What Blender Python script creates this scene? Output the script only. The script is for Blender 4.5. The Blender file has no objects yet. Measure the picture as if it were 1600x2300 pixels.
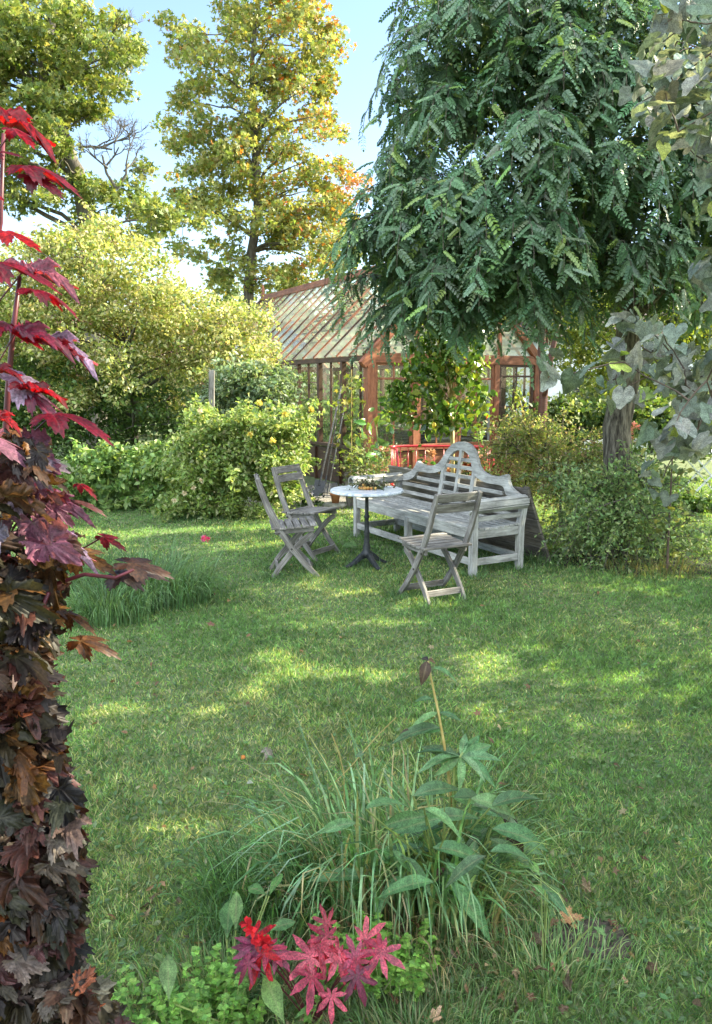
import bpy, math, random
import numpy as np
from mathutils import Vector, Matrix
R = math.radians
rng = np.random.default_rng(7); random.seed(7)
SC = bpy.context.scene; COL = SC.collection
# ------------------------------------------------------------------ camera, sky, sun, exposure
CAMH, PITCH, F = 1.7, R(9.3), 1728.0          # F: focal length in pixels of a 1600x2300 frame
cd = bpy.data.cameras.new('camera'); cam = bpy.data.objects.new('camera', cd); COL.objects.link(cam)
cam.location = (0, 0, CAMH); cam.rotation_euler = (R(90) - PITCH, 0, 0)
cd.sensor_fit = 'VERTICAL'; cd.sensor_height = 36; cd.sensor_width = 36; cd.lens = 36 * F / 2300
cd.clip_start = 0.05; cd.clip_end = 600; SC.camera = cam
SUN_AZ, SUN_EL = R(76), R(34)                 # azimuth to the right of the view
SUN = np.array([math.sin(SUN_AZ) * math.cos(SUN_EL), math.cos(SUN_AZ) * math.cos(SUN_EL), math.sin(SUN_EL)])
w = bpy.data.worlds.new('World'); SC.world = w; w.use_nodes = True
wn = w.node_tree.nodes; bg = wn['Background']
sky = wn.new('ShaderNodeTexSky'); sky.sky_type = 'NISHITA'; sky.sun_disc = False
sky.sun_elevation = SUN_EL; sky.sun_rotation = SUN_AZ; sky.air_density = 1.0; sky.dust_density = 0.6; sky.ozone_density = 1.2
bg.inputs[1].default_value = 0.10
# bright clouds added to the unseen sky behind the photographer, as fill light
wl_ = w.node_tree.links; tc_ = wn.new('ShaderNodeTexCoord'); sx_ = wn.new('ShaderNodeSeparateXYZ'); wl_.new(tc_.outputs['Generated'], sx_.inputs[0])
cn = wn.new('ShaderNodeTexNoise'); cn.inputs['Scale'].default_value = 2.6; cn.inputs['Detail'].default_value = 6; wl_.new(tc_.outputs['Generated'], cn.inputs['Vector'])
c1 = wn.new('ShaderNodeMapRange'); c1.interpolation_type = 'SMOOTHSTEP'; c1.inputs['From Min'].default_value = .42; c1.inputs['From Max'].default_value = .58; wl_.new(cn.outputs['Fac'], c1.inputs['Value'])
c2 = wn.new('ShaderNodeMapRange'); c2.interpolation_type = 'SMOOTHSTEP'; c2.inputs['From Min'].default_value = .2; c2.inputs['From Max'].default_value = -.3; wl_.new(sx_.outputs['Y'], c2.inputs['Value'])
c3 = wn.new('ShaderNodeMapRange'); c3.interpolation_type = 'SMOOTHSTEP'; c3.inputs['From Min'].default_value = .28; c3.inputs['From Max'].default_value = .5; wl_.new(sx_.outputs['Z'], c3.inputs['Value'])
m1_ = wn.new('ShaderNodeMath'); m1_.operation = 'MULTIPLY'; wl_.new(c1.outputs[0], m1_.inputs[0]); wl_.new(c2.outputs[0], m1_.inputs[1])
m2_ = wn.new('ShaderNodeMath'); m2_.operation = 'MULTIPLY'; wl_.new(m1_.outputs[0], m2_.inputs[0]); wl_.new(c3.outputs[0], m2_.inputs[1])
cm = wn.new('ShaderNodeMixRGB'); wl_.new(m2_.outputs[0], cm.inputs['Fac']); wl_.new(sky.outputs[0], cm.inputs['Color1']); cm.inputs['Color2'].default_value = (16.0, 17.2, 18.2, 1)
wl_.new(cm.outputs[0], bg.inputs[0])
sl = bpy.data.lights.new('sun', 'SUN'); sl.energy = 5.0; sl.angle = R(0.5); sl.color = (1.0, 0.92, 0.68)
so = bpy.data.objects.new('sun', sl); COL.objects.link(so)
so.rotation_euler = Vector(SUN).to_track_quat('Z', 'Y').to_euler(); so.location = tuple(SUN * 40)
SC.view_settings.view_transform = 'Standard'; SC.view_settings.look = 'None'
SC.view_settings.exposure = 2.05; SC.view_settings.gamma = 1
SC.render.engine = 'CYCLES'
SC.cycles.max_bounces = 8; SC.cycles.diffuse_bounces = 4; SC.cycles.transparent_max_bounces = 16
SC.cycles.transmission_bounces = 6; SC.cycles.glossy_bounces = 3
# ------------------------------------------------------------------ projection helpers (used to lay out, in metres)
RT = np.array([1., 0, 0]); FW = np.array([0, math.cos(PITCH), -math.sin(PITCH)]); UP = np.array([0, math.sin(PITCH), math.cos(PITCH)])
CP = np.array([0, 0, CAMH])
def ray(px, py):
    px = np.asarray(px, float)[..., None]; py = np.asarray(py, float)[..., None]
    return RT * (px - 800) / F + UP * (1150 - py) / F + FW
def P(px, py, Y):
    d = ray(px, py); return CP + d * (np.asarray(Y, float)[..., None] / d[..., 1:2])
def G(px, py):
    d = ray(px, py); return CP + d * (-CAMH / d[..., 2:3])
def proj(p):
    q = p - CP; dz = q @ FW
    return 800 + F * (q @ RT) / dz, 1150 - F * (q @ UP) / dz, dz
# ------------------------------------------------------------------ things and parts
ROOT = {}
def tag(o, label=None, cat=None, group=None, kind=None):
    if label: o['label'] = label
    if cat: o['category'] = cat
    if group: o['group'] = group
    if kind: o['kind'] = kind
    return o
def thing(name, label, cat, loc=(0, 0, 0), group=None, rotz=0):
    o = bpy.data.objects.new(name, None); COL.objects.link(o); o.location = loc; o.rotation_euler = (0, 0, rotz)
    o.empty_display_size = 0.2
    tag(o, label, cat, group); ROOT[o] = np.array(loc, float); return o
def link_mesh(name, me, parent=None, origin=None):
    o = bpy.data.objects.new(name, me); COL.objects.link(o)
    if parent is not None:
        o.parent = parent; ROOT[o] = ROOT[parent]
    else:
        o.location = origin if origin is not None else (0, 0, 0); ROOT[o] = np.array(o.location, float)
    return o
def dup(root, loc, rotz, label):
    def cp(o, par):
        c = o.copy(); COL.objects.link(c); c.parent = par
        for ch in o.children: cp(ch, c)
        return c
    r = cp(root, None); r.location = loc; r.rotation_euler = (0, 0, rotz); r['label'] = label
    return r
# ------------------------------------------------------------------ materials
def nmat(name):
    m = bpy.data.materials.new(name); m.use_nodes = True; nt = m.node_tree; nt.nodes.clear()
    return m, nt, nt.nodes, nt.links
def attr(N, name):
    a = N.new('ShaderNodeAttribute'); a.attribute_name = name; return a
def ramp(N, stops):
    r = N.new('ShaderNodeValToRGB'); e = r.color_ramp.elements
    while len(e) > 1: e.remove(e[-1])
    e[0].position = stops[0][0]; e[0].color = (*stops[0][1], 1)
    for p, c in stops[1:]:
        x = e.new(p); x.color = (*c, 1)
    return r
def leaf_mat(name, trans=0.35, rough=0.45, spec=0.5, vein=0.0, mottle=0.25, mscale=60, tboost=(1.25, 1.2, 0.6), sheen=None):
    m, nt, N, L = nmat(name)
    a = attr(N, 'col'); geo = N.new('ShaderNodeNewGeometry')
    noi = N.new('ShaderNodeTexNoise'); noi.inputs['Scale'].default_value = mscale; noi.inputs['Detail'].default_value = 3
    L.new(geo.outputs['Position'], noi.inputs['Vector'])
    mr = N.new('ShaderNodeMapRange'); mr.inputs['From Min'].default_value = .3; mr.inputs['From Max'].default_value = .7
    mr.inputs['To Min'].default_value = 1 - mottle; mr.inputs['To Max'].default_value = 1 + mottle
    L.new(noi.outputs['Fac'], mr.inputs['Value'])
    mul = N.new('ShaderNodeVectorMath'); mul.operation = 'SCALE'
    L.new(a.outputs['Color'], mul.inputs[0]); L.new(mr.outputs[0], mul.inputs['Scale'])
    src = mul.outputs[0]
    n2 = N.new('ShaderNodeTexNoise'); n2.inputs['Scale'].default_value = mscale * 6; n2.inputs['Detail'].default_value = 4; L.new(geo.outputs['Position'], n2.inputs['Vector'])
    mr2 = N.new('ShaderNodeMapRange'); mr2.inputs['From Min'].default_value = .35; mr2.inputs['From Max'].default_value = .65; mr2.inputs['To Min'].default_value = 1 - mottle; mr2.inputs['To Max'].default_value = 1 + mottle; L.new(n2.outputs['Fac'], mr2.inputs['Value'])
    mu2 = N.new('ShaderNodeVectorMath'); mu2.operation = 'SCALE'; L.new(src, mu2.inputs[0]); L.new(mr2.outputs[0], mu2.inputs['Scale']); src = mu2.outputs[0]
    if vein:
        at = attr(N, 'uvv')   # x: 1 on a vein line, 0 in the blade
        mx = N.new('ShaderNodeMixRGB'); mx.blend_type = 'MIX'; mx.inputs['Color2'].default_value = (.35, .3, .16, 1)
        mf = N.new('ShaderNodeMath'); mf.operation = 'MULTIPLY'; mf.inputs[1].default_value = vein
        pw = N.new('ShaderNodeMath'); pw.operation = 'POWER'; pw.inputs[1].default_value = 6
        L.new(at.outputs['Fac'], pw.inputs[0]); L.new(pw.outputs[0], mf.inputs[0])
        L.new(mf.outputs[0], mx.inputs['Fac']); L.new(src, mx.inputs['Color1']); src = mx.outputs[0]
    b = N.new('ShaderNodeBsdfPrincipled'); L.new(src, b.inputs['Base Color']); b.inputs['Roughness'].default_value = rough
    b.inputs['Specular IOR Level'].default_value = spec
    if sheen:
        b.inputs['Sheen Weight'].default_value = sheen
    t = N.new('ShaderNodeBsdfTranslucent'); tc = N.new('ShaderNodeVectorMath'); tc.operation = 'MULTIPLY'
    tc.inputs[1].default_value = tboost; L.new(src, tc.inputs[0]); L.new(tc.outputs[0], t.inputs['Color'])
    mix = N.new('ShaderNodeMixShader'); mix.inputs[0].default_value = trans
    L.new(b.outputs[0], mix.inputs[1]); L.new(t.outputs[0], mix.inputs[2])
    if vein:
        bp = N.new('ShaderNodeBump'); bp.inputs['Strength'].default_value = .5; bp.inputs['Distance'].default_value = .002
        L.new(noi.outputs['Fac'], bp.inputs['Height']); L.new(bp.outputs[0], b.inputs['Normal'])
    o = N.new('ShaderNodeOutputMaterial'); L.new(mix.outputs[0], o.inputs[0]); return m
def surf_mat(name, c1, c2, scale=8, rough=.7, bump=.3, bdist=.004, metal=0, detail=6, stretch=None, spec=.4, c3=None, p=(.35, .65), coord='pos'):
    m, nt, N, L = nmat(name)
    if coord == 'grain': src = attr(N, 'gr').outputs['Vector']
    else: src = N.new('ShaderNodeNewGeometry').outputs['Position']
    mp = N.new('ShaderNodeMapping'); mp.inputs['Scale'].default_value = stretch or (1, 1, 1); L.new(src, mp.inputs['Vector'])
    n = N.new('ShaderNodeTexNoise'); n.inputs['Scale'].default_value = scale; n.inputs['Detail'].default_value = detail; n.inputs['Roughness'].default_value = .65
    L.new(mp.outputs[0], n.inputs['Vector'])
    st = [(p[0], c1), (p[1], c2)]
    if c3: st = [(p[0], c1), ((p[0] + p[1]) / 2, c2), (p[1], c3)]
    r = ramp(N, st); L.new(n.outputs['Fac'], r.inputs['Fac'])
    b = N.new('ShaderNodeBsdfPrincipled'); L.new(r.outputs[0], b.inputs['Base Color'])
    b.inputs['Roughness'].default_value = rough; b.inputs['Metallic'].default_value = metal; b.inputs['Specular IOR Level'].default_value = spec
    if bump:
        bp = N.new('ShaderNodeBump'); bp.inputs['Strength'].default_value = bump; bp.inputs['Distance'].default_value = bdist
        L.new(n.outputs['Fac'], bp.inputs['Height']); L.new(bp.outputs[0], b.inputs['Normal'])
    o = N.new('ShaderNodeOutputMaterial'); L.new(b.outputs[0], o.inputs[0]); return m
def wood_mat(name, dark, mid, light, rough=.75, scale=1.0):
    """grain runs along each board: 'gr' holds (across, along, up) board coordinates"""
    m, nt, N, L = nmat(name); g = attr(N, 'gr')
    def noise(sc, st, det=5):
        mp = N.new('ShaderNodeMapping'); mp.inputs['Scale'].default_value = st; L.new(g.outputs['Vector'], mp.inputs['Vector'])
        n = N.new('ShaderNodeTexNoise'); n.inputs['Scale'].default_value = sc; n.inputs['Detail'].default_value = det; n.inputs['Roughness'].default_value = .7
        L.new(mp.outputs[0], n.inputs['Vector']); return n
    n1 = noise(90 * scale, (1, .05, 1)); n2 = noise(11 * scale, (1, .35, 1), 5)
    r = ramp(N, [(.3, dark), (.5, mid), (.68, light)]); L.new(n1.outputs['Fac'], r.inputs['Fac'])
    mr = N.new('ShaderNodeMapRange'); mr.inputs['From Min'].default_value = .35; mr.inputs['From Max'].default_value = .65
    mr.inputs['To Min'].default_value = .55; mr.inputs['To Max'].default_value = 1.2; L.new(n2.outputs['Fac'], mr.inputs['Value'])
    mul = N.new('ShaderNodeVectorMath'); mul.operation = 'SCALE'; L.new(r.outputs[0], mul.inputs[0]); L.new(mr.outputs[0], mul.inputs['Scale'])
    b = N.new('ShaderNodeBsdfPrincipled'); L.new(mul.outputs[0], b.inputs['Base Color']); b.inputs['Roughness'].default_value = rough
    b.inputs['Specular IOR Level'].default_value = .3
    bp = N.new('ShaderNodeBump'); bp.inputs['Strength'].default_value = .5; bp.inputs['Distance'].default_value = .002
    L.new(n1.outputs['Fac'], bp.inputs['Height']); L.new(bp.outputs[0], b.inputs['Normal'])
    o = N.new('ShaderNodeOutputMaterial'); L.new(b.outputs[0], o.inputs[0]); return m
def glass_mat(name, tint=(.95, 1, .97), dirt=(.5, .55, .35), dirtamt=.1, dscale=3, trans=True):
    m, nt, N, L = nmat(name)
    tr = N.new('ShaderNodeBsdfTransparent'); tr.inputs[0].default_value = (*tint, 1)
    gl = N.new('ShaderNodeBsdfGlossy'); gl.inputs['Roughness'].default_value = .03
    gg = N.new('ShaderNodeNewGeometry'); dt = N.new('ShaderNodeVectorMath'); dt.operation = 'DOT_PRODUCT'; L.new(gg.outputs['Normal'], dt.inputs[0]); L.new(gg.outputs['Incoming'], dt.inputs[1])
    f = dt.outputs['Value']
    for op, v1, rev in (('ABSOLUTE', 0, 0), ('SUBTRACT', 1, 1), ('POWER', 4, 0), ('MULTIPLY', .8, 0), ('ADD', .045, 0)):
        q = N.new('ShaderNodeMath'); q.operation = op
        if rev: q.inputs[0].default_value = v1; L.new(f, q.inputs[1])
        else: L.new(f, q.inputs[0]); q.inputs[1].default_value = v1
        f = q.outputs[0]
    fr = q
    m1 = N.new('ShaderNodeMixShader'); L.new(fr.outputs[0], m1.inputs[0]); L.new(tr.outputs[0], m1.inputs[1]); L.new(gl.outputs[0], m1.inputs[2])
    g = N.new('ShaderNodeNewGeometry'); n = N.new('ShaderNodeTexNoise'); n.inputs['Scale'].default_value = dscale; n.inputs['Detail'].default_value = 5
    L.new(g.outputs['Position'], n.inputs['Vector'])
    mr = N.new('ShaderNodeMapRange'); mr.inputs['From Min'].default_value = .35; mr.inputs['From Max'].default_value = .7
    mr.inputs['To Min'].default_value = dirtamt * .3; mr.inputs['To Max'].default_value = min(1, dirtamt * 1.6); L.new(n.outputs['Fac'], mr.inputs['Value'])
    d = N.new('ShaderNodeBsdfDiffuse'); d.inputs[0].default_value = (*dirt, 1)
    t = N.new('ShaderNodeBsdfTranslucent'); t.inputs[0].default_value = (*dirt, 1)
    dd = N.new('ShaderNodeMixShader'); dd.inputs[0].default_value = .6; L.new(d.outputs[0], dd.inputs[1]); L.new(t.outputs[0], dd.inputs[2])
    m2 = N.new('ShaderNodeMixShader'); L.new(mr.outputs[0], m2.inputs[0]); L.new(m1.outputs[0], m2.inputs[1]); L.new(dd.outputs[0], m2.inputs[2])
    o = N.new('ShaderNodeOutputMaterial'); L.new(m2.outputs[0], o.inputs[0]); return m
M = {}
M['grey_wood'] = wood_mat('weathered_grey_wood', (.09, .078, .066), (.21, .19, .17), (.36, .34, .31))
M['bench_wood'] = wood_mat('silvered_bench_wood', (.24, .23, .21), (.38, .37, .345), (.50, .49, .46))
M['dark_wood'] = wood_mat('damp_dark_wood', (.05, .042, .035), (.11, .095, .08), (.19, .165, .14))
M['plank'] = wood_mat('weathered_plank', (.07, .06, .05), (.18, .155, .13), (.30, .27, .235), scale=.6)
M['red_frame'] = wood_mat('red_brown_frame', (.17, .058, .03), (.27, .10, .052), (.36, .15, .085), rough=.5)
M['shade_brown_frame'] = wood_mat('shade_toned_frame', (.05, .026, .018), (.085, .042, .028), (.12, .065, .042), rough=.5)  # frame timber darkened in colour for the unlit walls; also alternates on roof bars
M['iron'] = surf_mat('cast_iron', (.02, .022, .024), (.055, .058, .06), 40, .5, .3, .001, metal=.3)
M['marble'] = surf_mat('veined_marble', (.42, .46, .54), (.66, .70, .76), 9, .25, 0, c3=(.8, .82, .85), p=(.38, .56), stretch=(1, 3, 1), spec=.5)
M['screw'] = surf_mat('screw', (.04, .035, .03), (.1, .09, .08), 30, .5, 0, metal=.8)
M['red_metal'] = surf_mat('red_lacquer', (.42, .02, .028), (.62, .035, .045), 12, .32, .1, .0005, spec=.6)
M['stone'] = surf_mat('mossy_stone', (.10, .11, .07), (.24, .23, .19), 14, .9, .8, .01, c3=(.36, .34, .3))
M['log'] = surf_mat('old_planter_side', (.06, .045, .035), (.2, .17, .14), 9, .9, .8, .01, c3=(.36, .33, .28), stretch=(3, 3, .5))
M['terracotta'] = surf_mat('terracotta', (.36, .13, .06), (.5, .22, .11), 12, .85, .2, .001)
M['zinc'] = surf_mat('zinc', (.28, .3, .31), (.45, .47, .48), 14, .4, .1, .001, metal=.7)
M['soil'] = surf_mat('dark_soil', (.012, .009, .007), (.035, .026, .019), 30, .95, 1, .02)
M['bark'] = surf_mat('furrowed_bark', (.035, .028, .022), (.13, .11, .085), 11, .9, 1, .03, c3=(.27, .235, .185), stretch=(3.2, 3.2, .42), p=(.38, .62))
M['bark_grey'] = surf_mat('grey_branch_bark', (.06, .05, .04), (.14, .125, .1), 10, .9, .6, .01, stretch=(2, 2, .5))
M['bark_cherry'] = surf_mat('shiny_cherry_bark', (.05, .02, .018), (.15, .065, .05), 12, .4, .4, .006, stretch=(.6, .6, 6))
M['twig'] = surf_mat('thin_twig', (.05, .035, .025), (.12, .08, .055), 20, .7, .3, .001)
M['red_twig'] = surf_mat('purple_red_twig', (.05, .008, .014), (.13, .02, .03), 20, .45, .3, .001)
M['green_stem'] = surf_mat('green_stem', (.16, .22, .06), (.28, .33, .1), 20, .55, .1, .001)
M['tan_stem'] = surf_mat('tan_stem', (.3, .22, .06), (.46, .36, .14), 20, .5, .1, .001)
M['white_paint'] = surf_mat('white_paint', (.66, .68, .7), (.8, .81, .82), 10, .45, .1, .001)
M['white_wall'] = surf_mat('white_rendered_wall', (.62, .63, .63), (.76, .76, .75), 5, .8, .3, .004)
M['roof_tile'] = surf_mat('dark_roof_tile', (.05, .04, .04), (.12, .09, .08), 8, .8, .4, .01)
M['black_plastic'] = surf_mat('black_plastic', (.015, .015, .017), (.03, .03, .034), 10, .45, .05, .001)
M['cloth'] = surf_mat('white_cloth', (.5, .51, .53), (.68, .68, .7), 6, .9, .4, .01)
M['wall_glass'] = glass_mat('wall_glass', dirtamt=.012)
M['roof_glass'] = glass_mat('algae_roof_glass', tint=(.92, .97, .9), dirt=(.88, .90, .76), dirtamt=.34, dscale=.35); M['roof_glass2'] = glass_mat('cleaner_roof_glass', tint=(.95, .98, .93), dirt=(.8, .86, .6), dirtamt=.12, dscale=1.2)
M['leaf'] = leaf_mat('tree_leaf', .42, .5)
M['leaf_gloss'] = leaf_mat('glossy_leaf', .33, .25, .6)
M['leaf_locust'] = leaf_mat('locust_leaf', .3, .42, .5, tboost=(1.2, 1.25, .5))
M['leaf_near'] = leaf_mat('near_leaf', .36, .5, .35, vein=.35, mottle=.35, mscale=45)
M['leaf_red'] = leaf_mat('crimson_leaf', .38, .36, .35, vein=.22, mottle=.45, mscale=38, tboost=(2.2, .5, .4))
M['blade'] = leaf_mat('grass_blade', .45, .5, .3, mottle=.3, mscale=5, tboost=(1.5, 1.3, .5))
M['petal'] = leaf_mat('petal', .35, .6, .3, mottle=.1, tboost=(1.1, 1, 1))
# ------------------------------------------------------------------ hard-surface mesh builder
class MB:
    def __init__(s): s.v = []; s.f = []; s.g = []
    def add(s, vs, fs, gs=None):
        b = len(s.v); s.v += [tuple(map(float, q)) for q in vs]; s.f += [[b + i for i in f] for f in fs]
        s.g += [tuple(map(float, q)) for q in (gs if gs is not None else vs)]
        return s
    def frame_box(s, c, X, Y, Z, sx, sy, sz):
        """box centred c, board length along Y"""
        c = np.array(c, float); off = np.array([random.random() * 9 for _ in range(3)])
        vs = []; gs = []
        for z in (-1, 1):
            for y in (-1, 1):
                for x in (-1, 1):
                    vs.append(c + X * x * sx / 2 + Y * y * sy / 2 + Z * z * sz / 2); gs.append(off + np.array([x * sx / 2, y * sy / 2, z * sz / 2]))
        fs = [(0, 2, 3, 1), (4, 5, 7, 6), (0, 1, 5, 4), (2, 6, 7, 3), (0, 4, 6, 2), (1, 3, 7, 5)]
        return s.add(vs, fs, gs)
    def box(s, x0, x1, y0, y1, z0, z1, T=None):
        c = np.array([(x0 + x1) / 2, (y0 + y1) / 2, (z0 + z1) / 2]); d = [x1 - x0, y1 - y0, z1 - z0]
        E = np.eye(3); k = int(np.argmax(d)); X, Y, Z = E[(k + 1) % 3], E[k], E[(k + 2) % 3]
        n0 = len(s.v); s.frame_box(c, X, Y, Z, d[(k + 1) % 3], d[k], d[(k + 2) % 3])
        if T: 
            for i in range(n0, len(s.v)): s.v[i] = tuple(T(*s.v[i]))
        return s
    def beam(s, p0, p1, w_, h_, up=(0, 0, 1)):
        p0 = np.array(p0, float); p1 = np.array(p1, float); d = p1 - p0; l = np.linalg.norm(d); Y = d / l
        X = np.cross(Y, np.array(up, float)); X /= np.linalg.norm(X); Z = np.cross(X, Y)
        return s.frame_box((p0 + p1) / 2, X, Y, Z, w_, l, h_)
    def path_board(s, pts, w_, h_, side):
        """bent board: section w_ along `side`, h_ across the path; h_ may be a list"""
        pts = [np.array(p, float) for p in pts]; side = np.array(side, float); n = len(pts)
        hs = h_ if hasattr(h_, '__len__') else [h_] * n; vs = []; gs = []; L = 0; off = random.random() * 9
        for i, p in enumerate(pts):
            t = pts[min(i + 1, n - 1)] - pts[max(i - 1, 0)]; t /= np.linalg.norm(t); u = np.cross(side, t); u /= np.linalg.norm(u)
            if i: L += np.linalg.norm(p - pts[i - 1])
            for a, b in ((-1, -1), (1, -1), (1, 1), (-1, 1)):
                vs.append(p + side * a * w_ / 2 + u * b * hs[i] / 2); gs.append((a * w_ / 2 + off, L, b * hs[i] / 2 + off))
        fs = [(3, 2, 1, 0), tuple(4 * (n - 1) + k for k in range(4))]
        for i in range(n - 1):
            for k in range(4): fs.append((4 * i + k, 4 * i + (k + 1) % 4, 4 * i + 4 + (k + 1) % 4, 4 * i + 4 + k))
        return s.add(vs, fs, gs)
    def tube(s, pts, rad, n=8, cap=True):
        pts = [np.array(p, float) for p in pts]; m = len(pts); rad = rad if hasattr(rad, '__len__') else [rad] * m
        vs = []; prev = None
        for i, p in enumerate(pts):
            t = pts[min(i + 1, m - 1)] - pts[max(i - 1, 0)]; t = t / (np.linalg.norm(t) + 1e-9)
            if prev is None:
                a = np.array([0, 0, 1.]) if abs(t[2]) < .9 else np.array([1., 0, 0]); x = np.cross(t, a)
            else: x = prev - t * (prev @ t)
            x /= np.linalg.norm(x); prev = x; y = np.cross(t, x)
            for k in range(n):
                an = 2 * math.pi * k / n; vs.append(p + (x * math.cos(an) + y * math.sin(an)) * rad[i])
        fs = []
        for i in range(m - 1):
            for k in range(n): fs.append((n * i + k, n * i + (k + 1) % n, n * i + n + (k + 1) % n, n * i + n + k))
        if cap: fs.append(tuple(range(n))[::-1]); fs.append(tuple(n * (m - 1) + k for k in range(n)))
        return s.add(vs, fs)
    def lathe(s, prof, c, n=24):
        c = np.array(c, float); vs = []; fs = []
        for r, z in prof:
            for k in range(n):
                a = 2 * math.pi * k / n; vs.append(c + np.array([r * math.cos(a), r * math.sin(a), z]))
        for i in range(len(prof) - 1):
            for k in range(n): fs.append((n * i + k, n * i + (k + 1) % n, n * i + n + (k + 1) % n, n * i + n + k))
        fs.append(tuple(range(n))[::-1]); fs.append(tuple(n * (len(prof) - 1) + k for k in range(n)))
        return s.add(vs, fs)
    def slab_strip(s, outer, inner, thick, T):
        """flat band between two 2D polylines (s,z), extruded by thick; T(s, depth, z)->world"""
        n = len(outer); vs = []; gs = []
        for d in (0, thick):
            for (a, b) in outer: vs.append(T(a, d, b)); gs.append((b, a, d))
            for (a, b) in inner: vs.append(T(a, d, b)); gs.append((b, a, d))
        fs = []; k = 2 * n
        for i in range(n - 1):
            fs.append((i, i + 1, n + i + 1, n + i)); fs.append((k + i, k + n + i, k + n + i + 1, k + i + 1))
            fs.append((i, k + i, k + i + 1, i + 1)); fs.append((n + i, n + i + 1, k + n + i + 1, k + n + i))
        fs.append((0, n, k + n, k)); fs.append((n - 1, k + n - 1, k + 2 * n - 1, 2 * n - 1))
        return s.add(vs, fs, gs)
    def build(s, name, mat, parent=None, smooth=False, bevel=0, origin=None, label=None):
        me = bpy.data.meshes.new(name); v = np.array(s.v)
        off = ROOT[parent] if parent is not None else (np.array(origin, float) if origin is not None else np.zeros(3))
        me.from_pydata([tuple(q) for q in v - off], [], s.f); me.materials.append(mat)
        ga = me.attributes.new('gr', 'FLOAT_VECTOR', 'POINT'); ga.data.foreach_set('vector', np.array(s.g, np.float32).ravel())
        if smooth: me.shade_smooth()
        o = link_mesh(name, me, parent, origin)
        if bevel:
            b = o.modifiers.new('bevel', 'BEVEL'); b.width = bevel; b.segments = 2; b.limit_method = 'ANGLE'
        if label: o['label'] = label
        return o
# ------------------------------------------------------------------ leaves: templates (tip along +Y, face up +Z, length 1)
def tmpl(v, f, u=None):
    v = np.array(v, float); return v, [list(x) for x in f], (np.array(u, float) if u is not None else np.zeros(len(v)))
T_DIAMOND = tmpl([(0, 0, 0), (.24, .38, .06), (0, 1, -.12), (-.24, .38, .06), (0, .42, -.01)], [(0, 1, 4), (1, 2, 4), (2, 3, 4), (3, 0, 4)])
T_OVAL = tmpl([(0, 0, 0), (.22, .25, .05), (.26, .55, .04), (0, 1, -.15), (-.26, .55, .04), (-.22, .25, .05), (0, .4, -.02)],
              [(0, 1, 6), (1, 2, 6), (2, 3, 6), (3, 4, 6), (4, 5, 6), (5, 0, 6)])
def star(lobes, notch, jit=0):
    v = [(0, .12, 0)]; pts = []
    for i, (a, l) in enumerate(lobes):
        pts.append((a, l, -.12 * l))
        if i < len(lobes) - 1: pts.append(((a + lobes[i + 1][0]) / 2, notch, .04))
    for a, l, z in pts: v.append((math.sin(R(a)) * l, .12 + math.cos(R(a)) * l, z))
    v.append((0, 0, 0)); n = len(v)
    f = [(0, i + 1, i) for i in range(1, n - 2)] + [(0, 1, n - 1), (0, n - 1, n - 2)]
    return tmpl(v, f)
T_MAPLE = star([(-125, .45), (-62, .75), (0, .88), (62, .75), (125, .45)], .34)
def palmate(lobes, notch, serr, width, rings=3, fold=.10, droop=.25, seed=0, heart=.0):
    """detailed lobed leaf: polar outline with pointed lobes and serration, several rings, folded along every rib"""
    rr = np.random.default_rng(seed); N_ = 120; th = np.linspace(-165, 165, N_); out = []; vn = []
    for k, t in enumerate(th):
        best = 0; bv = 0
        for a, l in lobes:
            d = abs(t - a) / width
            r = notch + (l - notch) * max(0, 1 - d) ** .8
            if r > best: best = r; bv = max(0, 1 - abs(t - a) / 5.0)
        if notch > best: best = notch
        best *= 1 + serr * (1 if k % 4 < 2 else -1) * (.6 + .4 * rr.random())
        out.append(best); vn.append(bv)
    v = [(0, 0, 0)]; u = [1.0]; f = []
    for ri in range(1, rings + 1):
        q = ri / rings
        for k, t in enumerate(th):
            r = out[k] * q; la = min(abs(t - a) for a, l in lobes)
            z = fold * r * (math.cos(R(la * 180 / 45)) * -.5 + .2) - droop * r * r + .03 * math.sin(7 * q + k * .35) * r
            v.append((math.sin(R(t)) * r, math.cos(R(t)) * r, z)); u.append(vn[k] if q < .98 else vn[k] * .5)
    for k in range(N_ - 1):
        f.append((0, 1 + k + 1, 1 + k))
        for ri in range(rings - 1):
            a = 1 + ri * N_ + k; b = a + N_; f.append((a, a + 1, b + 1, b))
    return tmpl(v, f, u)
T_NMAPLE = palmate([(-130, .42), (-58, .78), (0, 1.0), (58, .78), (130, .42)], .33, .07, 33, seed=1)
T_NMAPLE2 = palmate([(-120, .5), (-55, .85), (0, 1.0), (60, .7), (125, .48)], .36, .08, 31, fold=.2, droop=.5, seed=2)
T_NMAPLE3 = palmate([(-125, .46), (-60, .8), (0, 1.0), (55, .8), (128, .4)], .35, .08, 34, fold=.3, droop=-.3, seed=4)
def crumple(T, amp, seed):
    v, f, u = T; r_ = np.random.default_rng(seed); v = v.copy(); ph = r_.random(6) * 6
    v[:, 2] += amp * (np.sin(v[:, 0] * 9 + ph[0]) * np.sin(v[:, 1] * 7 + ph[1]) + .5 * np.sin(v[:, 0] * 19 + ph[2] + v[:, 1] * 13))
    a = np.abs(v[:, 0]); v[:, 2] += amp * 3.5 * a ** 1.6; v[:, 0] *= (1 - .35 * a); v[:, 1] -= amp * np.sin(v[:, 0] * 8 + ph[3]) * .5
    v[:, 2] -= amp * 2.2 * np.maximum(v[:, 1] - .3, 0) ** 1.5 * r_.choice([-1, 1]); return v, f, u
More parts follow.
